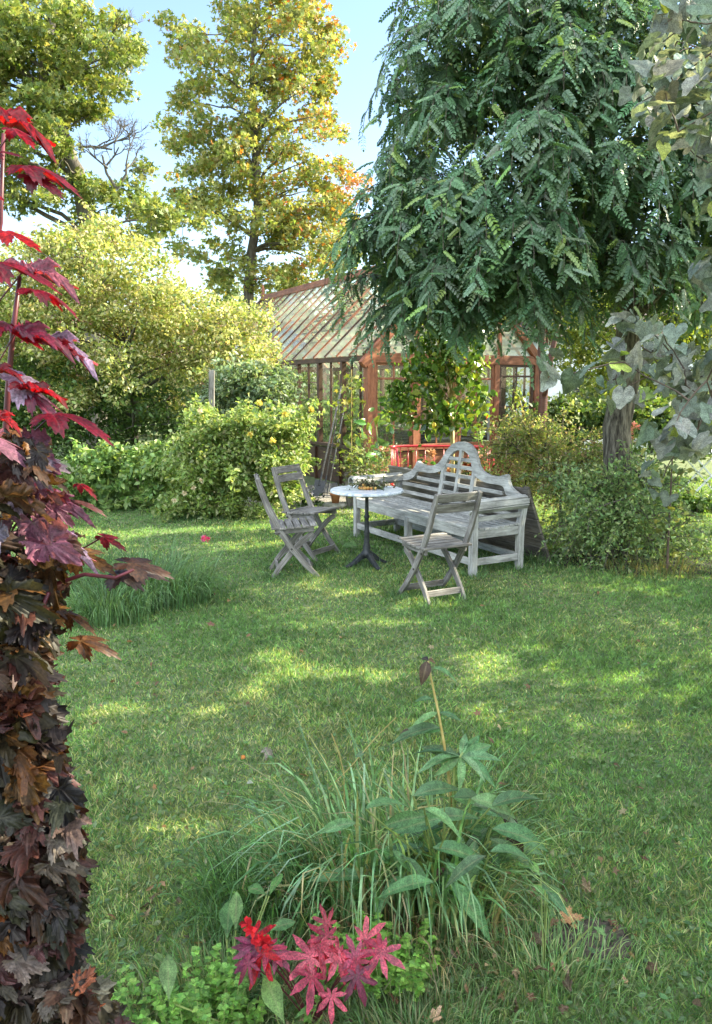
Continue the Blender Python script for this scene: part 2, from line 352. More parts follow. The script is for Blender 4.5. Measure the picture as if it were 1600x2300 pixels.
T_CR = [crumple(T_NMAPLE, .10, 11), crumple(T_NMAPLE2, .14, 12), crumple(T_NMAPLE3, .12, 13), crumple(T_NMAPLE, .17, 14)]
T_JMAPLE = palmate([(-140, .34), (-95, .6), (-48, .85), (0, 1.0), (48, .85), (95, .6), (140, .34)], .17, .05, 22, seed=3, fold=.12, droop=.2)
def heart_leaf(seed, fold, droop):
    rr = np.random.default_rng(seed); N_ = 40; th = np.linspace(-180, 180, N_); v = [(0, 0, 0)]; u = [1.0]; f = []
    def outl(t):
        a = abs(t); return .62 * (1 - .25 * (a / 180)) + .38 * max(0, 1 - a / 28) ** 1.3 - .45 * max(0, (a - 150) / 30)
    for ri in (1, 2, 3):
        q = ri / 3
        for k, t in enumerate(th):
            r = outl(t) * q * (1 + .02 * (-1) ** k); x = math.sin(R(t)) * r; y = math.cos(R(t)) * r
            v.append((x, y, fold * abs(x) - droop * (x * x + y * y * (1 if y > 0 else .3)) + .02 * math.sin(k * 1.3) * q)); u.append(max(0, 1 - abs(x) / .04) if y > 0 else 0)
    for k in range(N_ - 1):
        f.append((0, 2 + k, 1 + k))
        for ri in range(2):
            a = 1 + ri * N_ + k; b = a + N_; f.append((a, a + 1, b + 1, b))
    return tmpl(v, f, u)
T_HEART = heart_leaf(1, .22, .3); T_HEART2 = heart_leaf(2, .45, .1)
def lance(width, droop, fold, n=8, wave=0.0, pos=.45):
    v = []; u = []; f = []
    for i in range(n + 1):
        q = i / n; wd = width * math.sin(math.pi * q ** (math.log(.5) / math.log(pos))) if 0 < q < 1 else (.004 if q == 0 else 0.0)
        y = q; z = -droop * q * q
        for sx in (-1, -.5, 0, .5, 1):
            v.append((sx * wd, y, z + fold * abs(sx) * wd + wave * math.sin(q * 17 + sx * 2) * abs(sx))); u.append(1.0 if sx == 0 else 0)
    for i in range(n):
        for k in range(4): a = i * 5 + k; f.append((a, a + 1, a + 6, a + 5))
    return tmpl(v, f, u)
T_LANCE = lance(.15, .35, .35); T_LANCE2 = lance(.17, .6, .5, wave=.012); T_DOCK = lance(.17, .25, .3, wave=.02, pos=.6)
def frond(pairs=8, curve=.35, ll=.2, lw=.075):
    v = []; f = []
    def add(vs, fs):
        b = len(v); v.extend(vs); f.extend([[b + i for i in q] for q in fs])
    def rach(q): return np.array([0, q * .9, -curve * q * q])
    n = 6; vs = []
    for i in range(n + 1):
        c = rach(i / n); vs += [c + (-.006, 0, 0), c + (.006, 0, 0)]
    add(vs, [(2 * i, 2 * i + 1, 2 * i + 3, 2 * i + 2) for i in range(n)])
    def leaflet(c, d, l):
        d = d / np.linalg.norm(d); s_ = np.cross(d, (0, 0, 1)); s_ /= np.linalg.norm(s_)
        add([c, c + d * l * .3 + s_ * lw * .8 + (0, 0, .01), c + d * l * .7 + s_ * lw * .8, c + d * l - (0, 0, .02), c + d * l * .7 - s_ * lw * .8, c + d * l * .3 - s_ * lw * .8 + (0, 0, .01)],
            [(0, 1, 2, 3), (0, 3, 4, 5)])
    for i in range(pairs):
        q = .14 + .82 * i / (pairs - 1); c = rach(q); l = ll * (1 - .35 * abs(q - .45))
        for sgn in (-1, 1): leaflet(c, np.array([sgn, .45, -.35 - .2 * (i % 2)]), l)
    leaflet(rach(1), np.array([0, 1, -.7]), ll)
    return tmpl(v, f)
T_FROND = frond(8, .35, .22, .07); T_FROND2 = frond(7, .8, .24, .078); T_FROND3 = frond(9, .15, .2, .062)
T_BLADE = tmpl([(-.5, 0, 0), (.5, 0, 0), (-.42, .5, .0), (.42, .5, .0), (0, 1, 0)], [(0, 1, 3, 2), (2, 3, 4)])
def norm(a): return a / (np.linalg.norm(a, axis=-1, keepdims=True) + 1e-9)
def frames(nrm, tip):
    z = norm(nrm); y = norm(tip - z * (tip * z).sum(-1, keepdims=True)); x = np.cross(y, z)
    return np.stack([x, y, z], axis=-1)      # columns
def leaves(name, T, pos, fr, size, cols, mat, parent=None, origin=None, wide=None):
    """one mesh of many leaves. T may be a list of templates (picked at random)."""
    Ts = T if isinstance(T, list) else [T]; Mn = len(pos); size = np.broadcast_to(np.asarray(size, float), (Mn,))
    pick = rng.integers(0, len(Ts), Mn)
    V = []; LV = []; LT = []; C = []; U = []; base = 0
    for ti, (tv, tf, tu) in enumerate(Ts):
        idx = np.where(pick == ti)[0]
        if len(idx) == 0: continue
        n = len(tv); t = np.broadcast_to(tv, (len(idx), n, 3)) * size[idx][:, None, None]
        if wide is not None: t = t * np.stack([wide[idx], np.ones(len(idx)), np.ones(len(idx))], -1)[:, None, :]
        w_ = np.einsum('mij,mnj->mni', fr[idx], t) + pos[idx][:, None, :]
        V.append(w_.reshape(-1, 3)); fl = np.concatenate([np.array(f) for f in tf]); ft = np.array([len(f) for f in tf])
        LV.append((fl[None, :] + (np.arange(len(idx)) * n)[:, None] + base).ravel()); LT.append(np.tile(ft, len(idx)))
        C.append(np.repeat(cols[idx], n, axis=0)); U.append(np.tile(tu, len(idx))); base += n * len(idx)
    V = np.concatenate(V); LV = np.concatenate(LV); LT = np.concatenate(LT); C = np.concatenate(C); U = np.concatenate(U)
    off = ROOT[parent] if parent is not None else (np.array(origin, float) if origin is not None else np.zeros(3))
    me = bpy.data.meshes.new(name); me.vertices.add(len(V)); me.vertices.foreach_set('co', (V - off).astype(np.float32).ravel())
    me.loops.add(len(LV)); me.loops.foreach_set('vertex_index', LV.astype(np.int32))
    me.polygons.add(len(LT)); st = np.concatenate([[0], np.cumsum(LT)[:-1]]); me.polygons.foreach_set('loop_start', st.astype(np.int32))
    me.polygons.foreach_set('use_smooth', np.ones(len(LT), bool))
    ca = me.attributes.new('col', 'FLOAT_COLOR', 'POINT'); ca.data.foreach_set('color', np.concatenate([C, np.ones((len(C), 1))], 1).astype(np.float32).ravel())
    ua = me.attributes.new('uvv', 'FLOAT', 'POINT'); ua.data.foreach_set('value', U.astype(np.float32))
    me.update(calc_edges=True); me.materials.append(mat)
    return link_mesh(name, me, parent, origin)
def pal(n, colors, weights=None, jit=.18):
    c = np.array(colors, float); k = rng.choice(len(c), n, p=(np.array(weights) / sum(weights) if weights else None))
    return np.clip(c[k] * (1 + jit * rng.standard_normal((n, 1))) * (1 + .06 * rng.standard_normal((n, 3))), .003, 1)
def rdir(n, up=0.0):
    d = rng.standard_normal((n, 3)); d[:, 2] += up; return norm(d)
def inside(ells, px, py, grow=1.0):
    m = np.zeros(len(px), bool)
    for a, b, ra, rb in ells: m |= ((px - a) / (ra * grow)) ** 2 + ((py - b) / (rb * grow)) ** 2 < 1
    return m
def sample_ells(ells, n):
    A = np.array(ells, float); k = rng.choice(len(A), n, p=A[:, 2] * A[:, 3] / (A[:, 2] * A[:, 3]).sum())
    r = np.sqrt(rng.random(n)); t = rng.random(n) * 2 * math.pi
    return A[k, 0] + A[k, 2] * r * np.cos(t), A[k, 1] + A[k, 3] * r * np.sin(t), k
# sunlit pools on the lawn: openings in the canopy let the sun through onto these spots of ground (cx, cy, rx, ry of the layout frame)
LIT = [(400, 1188, 330, 26), (640, 1172, 200, 30), (760, 1135, 70, 35), (690, 1308, 48, 20), (780, 1336, 60, 12), (930, 1360, 90, 12),
       (610, 1480, 75, 22), (570, 1545, 42, 36), (680, 1515, 70, 20), (820, 1520, 75, 16), (720, 1582, 38, 11), (1090, 1492, 75, 30), (1130, 1520, 30, 14),
       (1040, 1530, 45, 12), (1080, 1600, 48, 22), (1140, 1618, 20, 8), (1225, 1505, 22, 10), (1285, 1532, 30, 11), (1390, 1528, 42, 16), (1530, 1500, 32, 12), (1228, 1598, 20, 9), (1410, 1655, 20, 7),
       (240, 1600, 70, 22), (170, 1650, 50, 20), (455, 1602, 50, 16), (320, 1630, 40, 10), (180, 1690, 34, 12), (380, 1868, 110, 26), (560, 1862, 90, 16), (690, 1852, 60, 10), (620, 1755, 60, 8),
       (820, 1250, 60, 10), (560, 1330, 50, 9), (870, 1400, 80, 8), (1180, 1460, 50, 8)]
LITG = []
for cx_, cy_, rx_, ry_ in LIT:
    g0, gx_, gy0, gy1 = G(cx_, cy_), G(cx_ + rx_, cy_), G(cx_, cy_ + ry_), G(cx_, cy_ - ry_); LITG.append((g0[0], (gy0[1] + gy1[1]) / 2, gx_[0] - g0[0], (gy1[1] - gy0[1]) / 2))
def sun_open(p, m=.09, jit=.02):
    """True where a leaf at p would shade one of the sunlit pools (m: leaf reach in metres)"""
    g = p - SUN * (p[:, 2:3] / SUN[2]); g = g + rng.standard_normal(g.shape) * jit; r = np.zeros(len(p), bool)
    for cx_, cy_, rx_, ry_ in LITG: r |= ((g[:, 0] - cx_) / (rx_ + m)) ** 2 + ((g[:, 1] - cy_) / (ry_ + m)) ** 2 < 1
    return r
PERP = np.array([math.cos(SUN_AZ), -math.sin(SUN_AZ), 0])
# ================================================================== GROUND
def sheet(name, x0, x1, y0, y1, z, mat, n=1):
    me = bpy.data.meshes.new(name); xs = np.linspace(x0, x1, n + 1); ys = np.linspace(y0, y1, n + 1)
    v = [(x, y, z) for y in ys for x in xs]; f = [(j * (n + 1) + i, j * (n + 1) + i + 1, (j + 1) * (n + 1) + i + 1, (j + 1) * (n + 1) + i) for j in range(n) for i in range(n)]
    me.from_pydata(v, [], f); me.materials.append(mat); o = link_mesh(name, me); o['kind'] = 'structure'; return o
M['ground'] = surf_mat('turf', (.07, .085, .035), (.12, .16, .06), 14, .95, 1, .03, c3=(.22, .22, .11), p=(.3, .7))
M['gravel'] = surf_mat('bark_chips', (.05, .042, .035), (.2, .18, .15), 45, .95, 1, .03, c3=(.4, .37, .33))
sheet('lawn', -90, 90, -60, 260, 0, M['ground'], 1)
M['soil_flat'] = surf_mat('trodden_soil', (.03, .024, .018), (.075, .06, .042), 60, .95, .4, .004, c3=(.12, .10, .07))
def patch(name, c, rx, ry, z, mat, seed):
    r_ = np.random.default_rng(seed); n = 40; v = [(c[0], c[1], z)]
    for k in range(n):
        a = 2 * math.pi * k / n; q = 1 + .12 * math.sin(3 * a + seed) + .07 * r_.standard_normal()
        v.append((c[0] + rx * q * math.cos(a), c[1] + ry * q * math.sin(a), z))
    me = bpy.data.meshes.new(name); me.from_pydata(v, [], [(0, k + 1, (k + 1) % n + 1) for k in range(n)]); me.materials.append(mat)
    o = link_mesh(name, me); o['kind'] = 'structure'; return o
patch('bark_path', (-.6, 11.6), 1.3, 1.5, .006, M['gravel'], 3)
patch('bare_soil', tuple(G(1330, 2115)[:2]), .15, .09, .006, M['soil_flat'], 5)
patch('bare_soil', tuple(G(1400, 1272)[:2] + (.3, .2)), 1.2, .5, .008, M['soil'], 6)
# ================================================================== GREENHOUSE
C0 = np.array([.22, 12.6, 0]); GW = np.array([.876, .482, 0]); GL = np.array([-.482, .876, 0]); W_, L_, SILL, EAVE = 3.5, 8.7, .66, 2.15
RZ = EAVE + W_ / 2 * 1.02
def gh(u, v, z): return C0 + GW * u + GL * v + np.array([0, 0, z])
t = thing('greenhouse', 'red-brown timber greenhouse with a steep glass roof behind the garden seat', 'greenhouse', tuple(gh(W_ / 2, L_ / 2, 0)))
def gbeam(mb, a, b, w_, h_, up=(0, 0, 1)): mb.beam(gh(*a), gh(*b), w_, h_, up)
# low boarded walls
for nm, a, b in (('low_wall', (0, 0), (0, L_)), ('low_wall', (W_, 0), (W_, L_)), ('low_wall', (0, L_), (W_, L_)), ('low_wall', (0, 0), (.86, 0)), ('low_wall', (.86, 0), (2.5, 0)), ('low_wall', (2.62, 0), (W_, 0))):
    mb = MB(); fr_ = a[1] == 0 and b[1] == 0
    mb.beam(gh(a[0], a[1], SILL / 2 - .02), gh(b[0], b[1], SILL / 2 - .02), .04, SILL - .06)
    n = max(1, int(np.hypot(b[0] - a[0], b[1] - a[1]) / .92))
    sgn = -1
    for k in range(n + 1):
        q = k / n; u, v = a[0] + (b[0] - a[0]) * q, a[1] + (b[1] - a[1]) * q
        ou, ov = ((0, -.03) if fr_ else (-.03 if a[0] == 0 else .03, 0))
        mb.beam(gh(u + ou, v + ov, 0), gh(u + ou, v + ov, SILL - .06), .07, .03, up=tuple(GW if fr_ else GL))
    mb.build(nm, M['red_frame' if fr_ else 'shade_brown_frame'], t, bevel=.004)
mb = MB(); gbeam(mb, (0, -.02, SILL), (0, L_, SILL), .12, .06); gbeam(mb, (W_, -.02, SILL), (W_, L_, SILL), .12, .06); mb.build('window_sill', M['shade_brown_frame'], t, bevel=.006)
mb = MB(); gbeam(mb, (.05, -.01, SILL), (W_ - .05, -.01, SILL), .12, .058); mb.build('window_sill', M['red_frame'], t, bevel=.006)
# side walls: posts, thin mullions, eave beam, glass
def post(u, v, z0, z1, wd, mat, nm='post'):
    MB().beam(gh(u, v, z0), gh(u, v, z1), wd, wd, up=tuple(GW)).build(nm, M[mat], t, bevel=.005)
for side, u in ((0, 0), (1, W_)):
    for k in range(1, 10): post(u, .915 * k, SILL, EAVE - .04, .085, 'shade_brown_frame')
    for k in range(9):
        for q in ((.457,) if k else (.3, .6)): mb = MB(); gbeam(mb, (u, .915 * k + q, SILL), (u, .915 * k + q, EAVE - .04), .03, .035, up=tuple(GW)); mb.build('mullion', M['shade_brown_frame'], t)
    mb = MB(); gbeam(mb, (u, -.06, EAVE), (u, L_ + .05, EAVE), .09, .085); mb.build('eave_beam', M['shade_brown_frame'], t, bevel=.006)
    for k in range(9): 
        v0 = .915 * k; MB().add([gh(u, v0, SILL), gh(u, v0 + .915, SILL), gh(u, v0 + .915, EAVE), gh(u, v0, EAVE)], [(0, 1, 2, 3)]).build('wall_pane', M['wall_glass'], t)
# corner and front posts
for u in (0, W_): post(u, 0, 0, EAVE + .02, .15, 'red_frame', 'corner_post')
for u in (0, W_): post(u, L_, 0, EAVE + .02, .13, 'shade_brown_frame', 'corner_post')
for u in (.86, 2.56): post(u, -.01, 0, EAVE - .04, .11, 'red_frame')
post(1.72, -.01, SILL, EAVE - .04, .07, 'red_frame')
mb = MB(); gbeam(mb, (-.02, -.015, EAVE), (W_ + .02, -.015, EAVE), .12, .16); mb.build('front_beam', M['red_frame'], t, bevel=.006)
mb = MB(); gbeam(mb, (-.02, L_, EAVE), (W_ + .02, L_, EAVE), .12, .14); mb.build('rear_beam', M['shade_brown_frame'], t)
# front windows with transoms
for k, (u0, u1) in enumerate(((.08, .80), (.92, 1.68), (1.76, 2.50), (2.62, W_ - .08))):
    mb = MB()
    for z in (SILL + .05, EAVE - .10): gbeam(mb, (u0, -.03, z), (u1, -.03, z), .04, .04)
    for u in (u0 + .02, u1 - .02): gbeam(mb, (u, -.03, SILL + .07), (u, -.03, EAVE - .12), .04, .045, up=tuple(GW))
    if k == 3:
        gbeam(mb, (u0 + .04, -.03, 1.33), (u1 - .04, -.03, 1.33), .03, .03); gbeam(mb, (u0 + .04, -.03, 1.87), (u1 - .04, -.03, 1.87), .03, .035)
    else:
        gbeam(mb, (u0 + .04, -.03, 1.82), (u1 - .04, -.03, 1.82), .03, .035); gbeam(mb, (u0 + .04, -.03, 1.28), (u1 - .04, -.03, 1.28), .03, .03)
    gbeam(mb, ((u0 + u1) / 2, -.03, SILL + .07), ((u0 + u1) / 2, -.03, EAVE - .12), .022, .025, up=tuple(GW))
    wf = mb.build('window', M['red_frame' if k < 3 else 'shade_brown_frame'], t, bevel=.003)
    MB().add([gh(u0 + .03, -.025, SILL + .06), gh(u1 - .03, -.025, SILL + .06), gh(u1 - .03, -.025, EAVE - .11), gh(u0 + .03, -.025, EAVE - .11)], [(0, 1, 2, 3)]).build('pane', M['wall_glass'], wf)
    # rear wall windows
    mb = MB()
    for u in (u0, u1): gbeam(mb, (u, L_, SILL), (u, L_, EAVE - .07), .07, .07, up=tuple(GW))
    gbeam(mb, (u0, L_, 1.8), (u1, L_, 1.8), .03, .035)
    mb.build('rear_window', M['shade_brown_frame'], t)
# gable
for v, m_ in ((-.03, 'red_frame'), (L_, 'shade_brown_frame')):
    mb = MB()
    gbeam(mb, (-.16, v, EAVE - .12), (W_ / 2, v, RZ + .04), .11, .13); gbeam(mb, (W_ + .16, v, EAVE - .12), (W_ / 2, v, RZ + .04), .112, .13)
    gbeam(mb, (W_ / 2, v, EAVE + .08), (W_ / 2, v, RZ - .06), .07, .07, up=tuple(GW))
    for u in (.88, W_ - .88): gbeam(mb, (u, v, EAVE + .08), (u, v, EAVE + .8), .06, .06, up=tuple(GW))
    gb = mb.build('gable', M[m_], t, bevel=.005)
    MB().add([gh(.05, v + .02, EAVE + .06), gh(W_ - .05, v + .02, EAVE + .06), gh(W_ / 2, v + .02, RZ)], [(0, 1, 2)]).build('gable_pane', M['roof_glass'], gb)
mb = MB(); gbeam(mb, (W_ / 2, -.12, RZ + .05), (W_ / 2, L_ + .1, RZ + .05), .12, .11); gbeam(mb, (W_ / 2, -.12, RZ + .12), (W_ / 2, L_ + .1, RZ + .12), .05, .04); mb.build('ridge', M['red_frame'], t, bevel=.006)
MB().lathe([(.05, 0), (.06, .05), (.02, .09), (.05, .16), (.03, .22), (.004, .34)], gh(W_ / 2, L_ + .06, RZ + .12), 12).build('finial', M['red_frame'], t, smooth=True)
for s_ in (0, 1):
    e = -.1 if s_ == 0 else W_ + .1; rz = EAVE + .03
    def rp(q, v, dz=0): return gh(e + (W_ / 2 - e) * q, v, rz + (RZ - rz) * q + dz)
    nrm_ = np.cross(rp(1, 0) - rp(0, 0), GL); nrm_ = nrm_ / np.linalg.norm(nrm_) * (1 if s_ == 0 else 1)
    if nrm_[2] < 0: nrm_ = -nrm_
    for k in range(0, 20):
        v = min(L_, .455 * k + .02); MB().beam(rp(0, v) + nrm_ * .02, rp(.985, v) + nrm_ * .02, .024, .045, up=tuple(nrm_)).build('glazing_bar', M['red_frame' if k % 3 else 'shade_brown_frame'], t)
    for k in range(19):
        v0 = .455 * k + .04; v1 = v0 + .415; mb = MB()
        cuts = [0, .53, 1.0] if s_ == 0 else [0, .2, .4, .6, .8, 1.0]
        for i in range(len(cuts) - 1):
            d = .012 * (1 if i % 2 else 0)
            mb.add([rp(cuts[i], v0) + nrm_ * (.02 + d), rp(cuts[i], v1) + nrm_ * (.02 + d), rp(cuts[i + 1] + (.02 if i < len(cuts) - 2 else -.02), v1) + nrm_ * (.02 + d - .006), rp(cuts[i + 1] + (.02 if i < len(cuts) - 2 else -.02), v0) + nrm_ * (.02 + d - .006)], [(0, 1, 2, 3)])
        mb.build('roof_pane', M['roof_glass' if s_ == 0 else 'roof_glass2'], t)
    for q in ((.53,) if s_ == 0 else (.13, .26, .39, .52, .65, .78, .91)):
        MB().beam(rp(q, 0) - nrm_ * .035, rp(q, L_) - nrm_ * .035, .03 if s_ else .03, .025, up=tuple(nrm_)).build('purlin', M['shade_brown_frame'], t)
# things inside the greenhouse
def potbench(u0, u1, v0, v1, z, lab):
    tb = thing('potting_bench', lab, 'bench', tuple(gh((u0 + u1) / 2, (v0 + v1) / 2, 0)))
    mb = MB(); n = 5
    for i in range(n):
        u = u0 + (u1 - u0) * (i + .5) / n; gbeam(mb, (u, v0, z), (u, v1, z), (u1 - u0) / n - .015, .025)
    mb.build('top', M['dark_wood'], tb)
    for u in (u0 + .05, u1 - .05):
        for v in (v0 + .05, v1 - .05): MB().beam(gh(u, v, 0), gh(u, v, z - .013), .05, .05, up=tuple(GW)).build('leg', M['dark_wood'], tb)
potbench(2.65, 3.4, .5, 4.2, .82, 'long slatted bench inside the greenhouse along its right wall')
potbench(.95, 2.45, .45, .95, .74, 'slatted bench inside the greenhouse behind its front windows')
o_ = gh(2.9, .32, 1.25)
t = thing('hanging_curtain', 'gathered white cloth hanging behind the right front window of the greenhouse', 'curtain', tuple(o_))
mb = MB(); vs = []; fs = []; nn = 24
for i in range(nn + 1):
    for j in range(11):
        q = i / nn; zz = 1.82 - 1.1 * j / 10; wd = .10 + .1 * (1 - abs(j / 10 - .35)); vs.append(gh(2.78 + (q - .5) * wd * 1.5, .3 + .03 * math.sin(q * 30) + .01 * j / 10, zz))
for i in range(nn):
    for j in range(10): a = i * 11 + j; fs.append((a, a + 11, a + 12, a + 1))
mb.add(vs, fs); mb.build('cloth', M['cloth'], t, smooth=True)
MB().tube([gh(2.66, .3, 1.84), gh(3.0, .3, 1.84)], .008, 6).build('rail', M['iron'], t)
def pot(name, c, r, h, mat, lab, cat='pot', group=None, plant=None):
    tt = thing(name, lab, cat, tuple(c), group)
    MB().lathe([(r * .68, 0), (r * .92, h * .8), (r * 1.04, h * .8), (r * 1.06, h), (r * .93, h), (r * .9, h * .82)], c, 20).build('pot_body', M[mat], tt, smooth=True, bevel=0)
    MB().lathe([(r * .88, 0), (.01, .006)], np.array(c) + (0, 0, h * .86), 20).build('soil_fill', M['soil'], tt)
    return tt
def plantlet(parent, c, n, r, h, size, cols, T=T_OVAL, mat='leaf', name='foliage', stems=True):
    c = np.array(c); p = c + rng.standard_normal((n, 3)) * np.array([r, r, h * .35]) + np.array([0, 0, h * .6]); p[:, 2] = np.maximum(p[:, 2], c[2] + .01)
    leaves(name, T, p, frames(rdir(n, .8), norm(p - c + rng.standard_normal((n, 3)) * .05)), size * (.7 + .6 * rng.random(n)), pal(n, cols), M[mat], parent)
    if stems:
        mb = MB()
        for k in range(7): q = p[rng.integers(n)]; mb.tube([c, (c + q) / 2 + (0, 0, .02), q], .004, 5)
        mb.build('stems', M['green_stem'], parent)
GRN = [(.06, .12, .03), (.1, .17, .04), (.045, .09, .03)]
tt = pot('flower_pot', gh(3.02, .62, .835), .10, .15, 'zinc', 'small grey-green pot with a seedling on the bench behind the right front window'); plantlet(tt, gh(3.02, .62, .97), 60, .07, .16, .05, GRN)
tt = pot('flower_pot', gh(3.2, 1.3, .835), .11, .17, 'terracotta', 'terracotta pot standing at the back of the long greenhouse bench'); plantlet(tt, gh(3.2, 1.3, .97), 80, .1, .3, .06, GRN)
tt = pot('pelargonium_pot', gh(2.25, .7, .755), .13, .2, 'white_paint', 'white pot of pink pelargoniums behind the greenhouse front glass', 'potted flower'); plantlet(tt, gh(2.25, .7, .93), 240, .16, .55, .07, GRN)
p = gh(2.2, .62, 1.5) + rng.standard_normal((260, 3)) * np.array([.18, .12, .10]); leaves('blossom', T_OVAL, p, frames(rdir(260), rdir(260)), .035, pal(260, [(.75, .18, .35), (.8, .3, .45)]), M['petal'], tt)
tt = pot('tomato_pot', gh(.55, .6, .05), .16, .28, 'terracotta', 'clay pot of a tall green plant in the near left corner of the greenhouse', 'potted plant'); plantlet(tt, gh(.55, .6, .3), 420, .22, 1.1, .09, GRN)
tt = pot('vine_pot', gh(.5, 2.2, .05), .18, .28, 'terracotta', 'clay pot of a bushy vine farther back along the left glass of the greenhouse', 'potted plant'); plantlet(tt, gh(.5, 2.2, .3), 600, .3, 1.2, .10, GRN)
t = thing('plastic_crate', 'black plastic crate on the bench inside the greenhouse front window', 'crate', tuple(gh(1.05, .6, .753)))
mb = MB(); 
for a, b in (((.95, .5), (1.42, .5)), ((.95, .85), (1.42, .85)), ((.965, .52), (.965, .83)), ((1.405, .52), (1.405, .83))):
    for z in (.78, .83, .88): gbeam(mb, (a[0], a[1], z), (b[0], b[1], z), .02, .03)
mb.build('crate_sides', M['black_plastic'], t); mb = MB(); gbeam(mb, (1.18, .5, .765), (1.18, .85, .765), .44, .016); mb.build('crate_bottom', M['black_plastic'], t)
# ================================================================== BENCH (arched-back garden seat)
BF = np.array([-.03, 8.65, 0]); BA = np.array([.487, -.8734, 0]); BB = np.array([.8734, .487, 0]); BL = 2.2; BD = .60
def bt(s, d, z): return BF + BA * (s + BL / 2) + BB * d + np.array([0, 0, z])     # s along (-1.1..1.1), d towards the back
t = thing('garden_bench', 'long silvered wooden garden bench with an arched, scrolled slatted back', 'bench', tuple(bt(0, BD / 2, 0)))
def bbeam(mb, a, b, w_, h_, up=(0, 0, 1)): mb.beam(bt(*a), bt(*b), w_, h_, up)
def rake(z): return BD - .03 + max(0, z - .42) * .16
for s in (-1.07, 0, 1.07):
    MB().beam(bt(s, .03, 0), bt(s, .03, .60 if abs(s) > .5 else .385), .062, .062, up=tuple(BA)).build('leg', M['bench_wood'], t, bevel=.004)
    MB().path_board([bt(s, BD - .03, 0), bt(s, BD - .03, .42), bt(s, rake(.68), .66 if abs(s) > .5 else .44)], .06, .06, BA).build('leg', M['bench_wood'], t, bevel=.004)
mb = MB(); bbeam(mb, (-1.04, .025, .385), (1.04, .025, .385), .028, .085); bbeam(mb, (-1.04, BD - .03, .385), (1.04, BD - .03, .385), .028, .08)
for s in (-1.07, 0, 1.07): bbeam(mb, (s, .06, .385), (s, BD - .06, .385), .03, .08)
mb.build('seat_frame', M['bench_wood'], t, bevel=.003)
mb = MB()
for k in range(8): d = .035 + k * .071; bbeam(mb, (-1.09, d, .44 - .004 * (4 - abs(k - 3))), (1.09, d, .44 - .004 * (4 - abs(k - 3))), .055, .02)
mb.build('seat', M['bench_wood'], t, bevel=.003)
for a, b in (((-1.04, .03, .13), (1.04, .03, .13)), ((-1.04, BD - .03, .13), (1.04, BD - .03, .13)), ((-1.07, .06, .13), (-1.07, BD - .06, .13)), ((1.07, .06, .13), (1.07, BD - .06, .13)), ((0, .05, .125), (0, BD - .06, .125))):
    mb = MB(); bbeam(mb, a, b, .032, .062); mb.build('stretcher', M['bench_wood'], t, bevel=.003)
prof = [(0, 1.13), (.08, 1.122), (.15, 1.10), (.21, 1.06), (.26, 1.01), (.295, .955), (.33, .905), (.38, .868), (.44, .845), (.52, .832), (.60, .83), (.67, .838), (.72, .852), (.76, .866), (.785, .855), (.795, .825), (.815, .79), (.85, .755), (.90, .728), (.97, .705), (1.03, .69), (1.10, .675)]
inn = [(0, 1.04), (.06, 1.035), (.115, 1.015), (.155, .985), (.19, .945), (.215, .895), (.25, .83), (.32, .788), (.40, .765), (.50, .752), (.58, .752), (.64, .752), (.69, .752), (.73, .748), (.755, .735), (.77, .715), (.785, .69), (.82, .665), (.88, .642), (.95, .628), (1.02, .62), (1.10, .615)]
full = lambda L: [(-a, b) for a, b in L[::-1]] + L[1:]
T_ = lambda s, d, z: bt(s, rake(z) + d, z)
MB().slab_strip(full(prof), full(inn), .04, T_).build('top_rail', M['bench_wood'], t, bevel=.004)
mb = MB()
for s, z1, wd in ((0, 1.045, .045), (-.265, .93, .06), (.265, .93, .06)):
    mb.path_board([bt(s, rake(z) + .018, z) for z in (.40, .6, .8, z1)], wd, .032, BA)
mb.build('uprights', M['bench_wood'], t, bevel=.003)
for s in (-1.07, 1.07): pass
for z in (.50, .59, .68, .775, .865, .945):
    half = 1.03 if z < .64 else (.74 if z < .73 else .235)
    for a, b in (((-.24, -.022), (.022, .24)) if z > .73 else ((-half, -.295), (-.235, -.022), (.022, .235), (.295, half))):
        MB().beam(bt(a, rake(z) + .018, z), bt(b, rake(z) + .018, z), .02, .038).build('back_slat', M['bench_wood'], t, bevel=.002)
for sg in (-1, 1):                                # scrolled arms: slats wrapped round curved end brackets
    mb = MB(); s0 = sg * 1.07
    for k in range(5):
        an = R(-40 + 55 * k); ss = s0 + sg * (.055 * math.cos(an) - .0) - sg * .0; zz = .60 + .055 * math.sin(an) + .03
        nr = BA * sg * math.cos(an) + np.array([0, 0, math.sin(an)])
        mb.beam(bt(ss, -.05, zz), bt(ss, BD + .02, zz + .015), .05, .016, up=tuple(nr))
    am = mb.build('arm', M['bench_wood'], t, bevel=.003)
    mb = MB(); 
    for d in (.03, BD - .04):
        ring = [bt(s0 + sg * .036 * math.cos(R(a)), d, .63 + .036 * math.sin(R(a))) for a in range(-60, 200, 26)]
        mb.path_board(ring, .03, .03, BB)
    mb.build('arm_bracket', M['bench_wood'], am)
    mb = MB(); mb.beam(bt(s0, .06, .52), bt(s0, BD - .02, .53), .022, .045); mb.build('arm_rail', M['bench_wood'], t, bevel=.002)
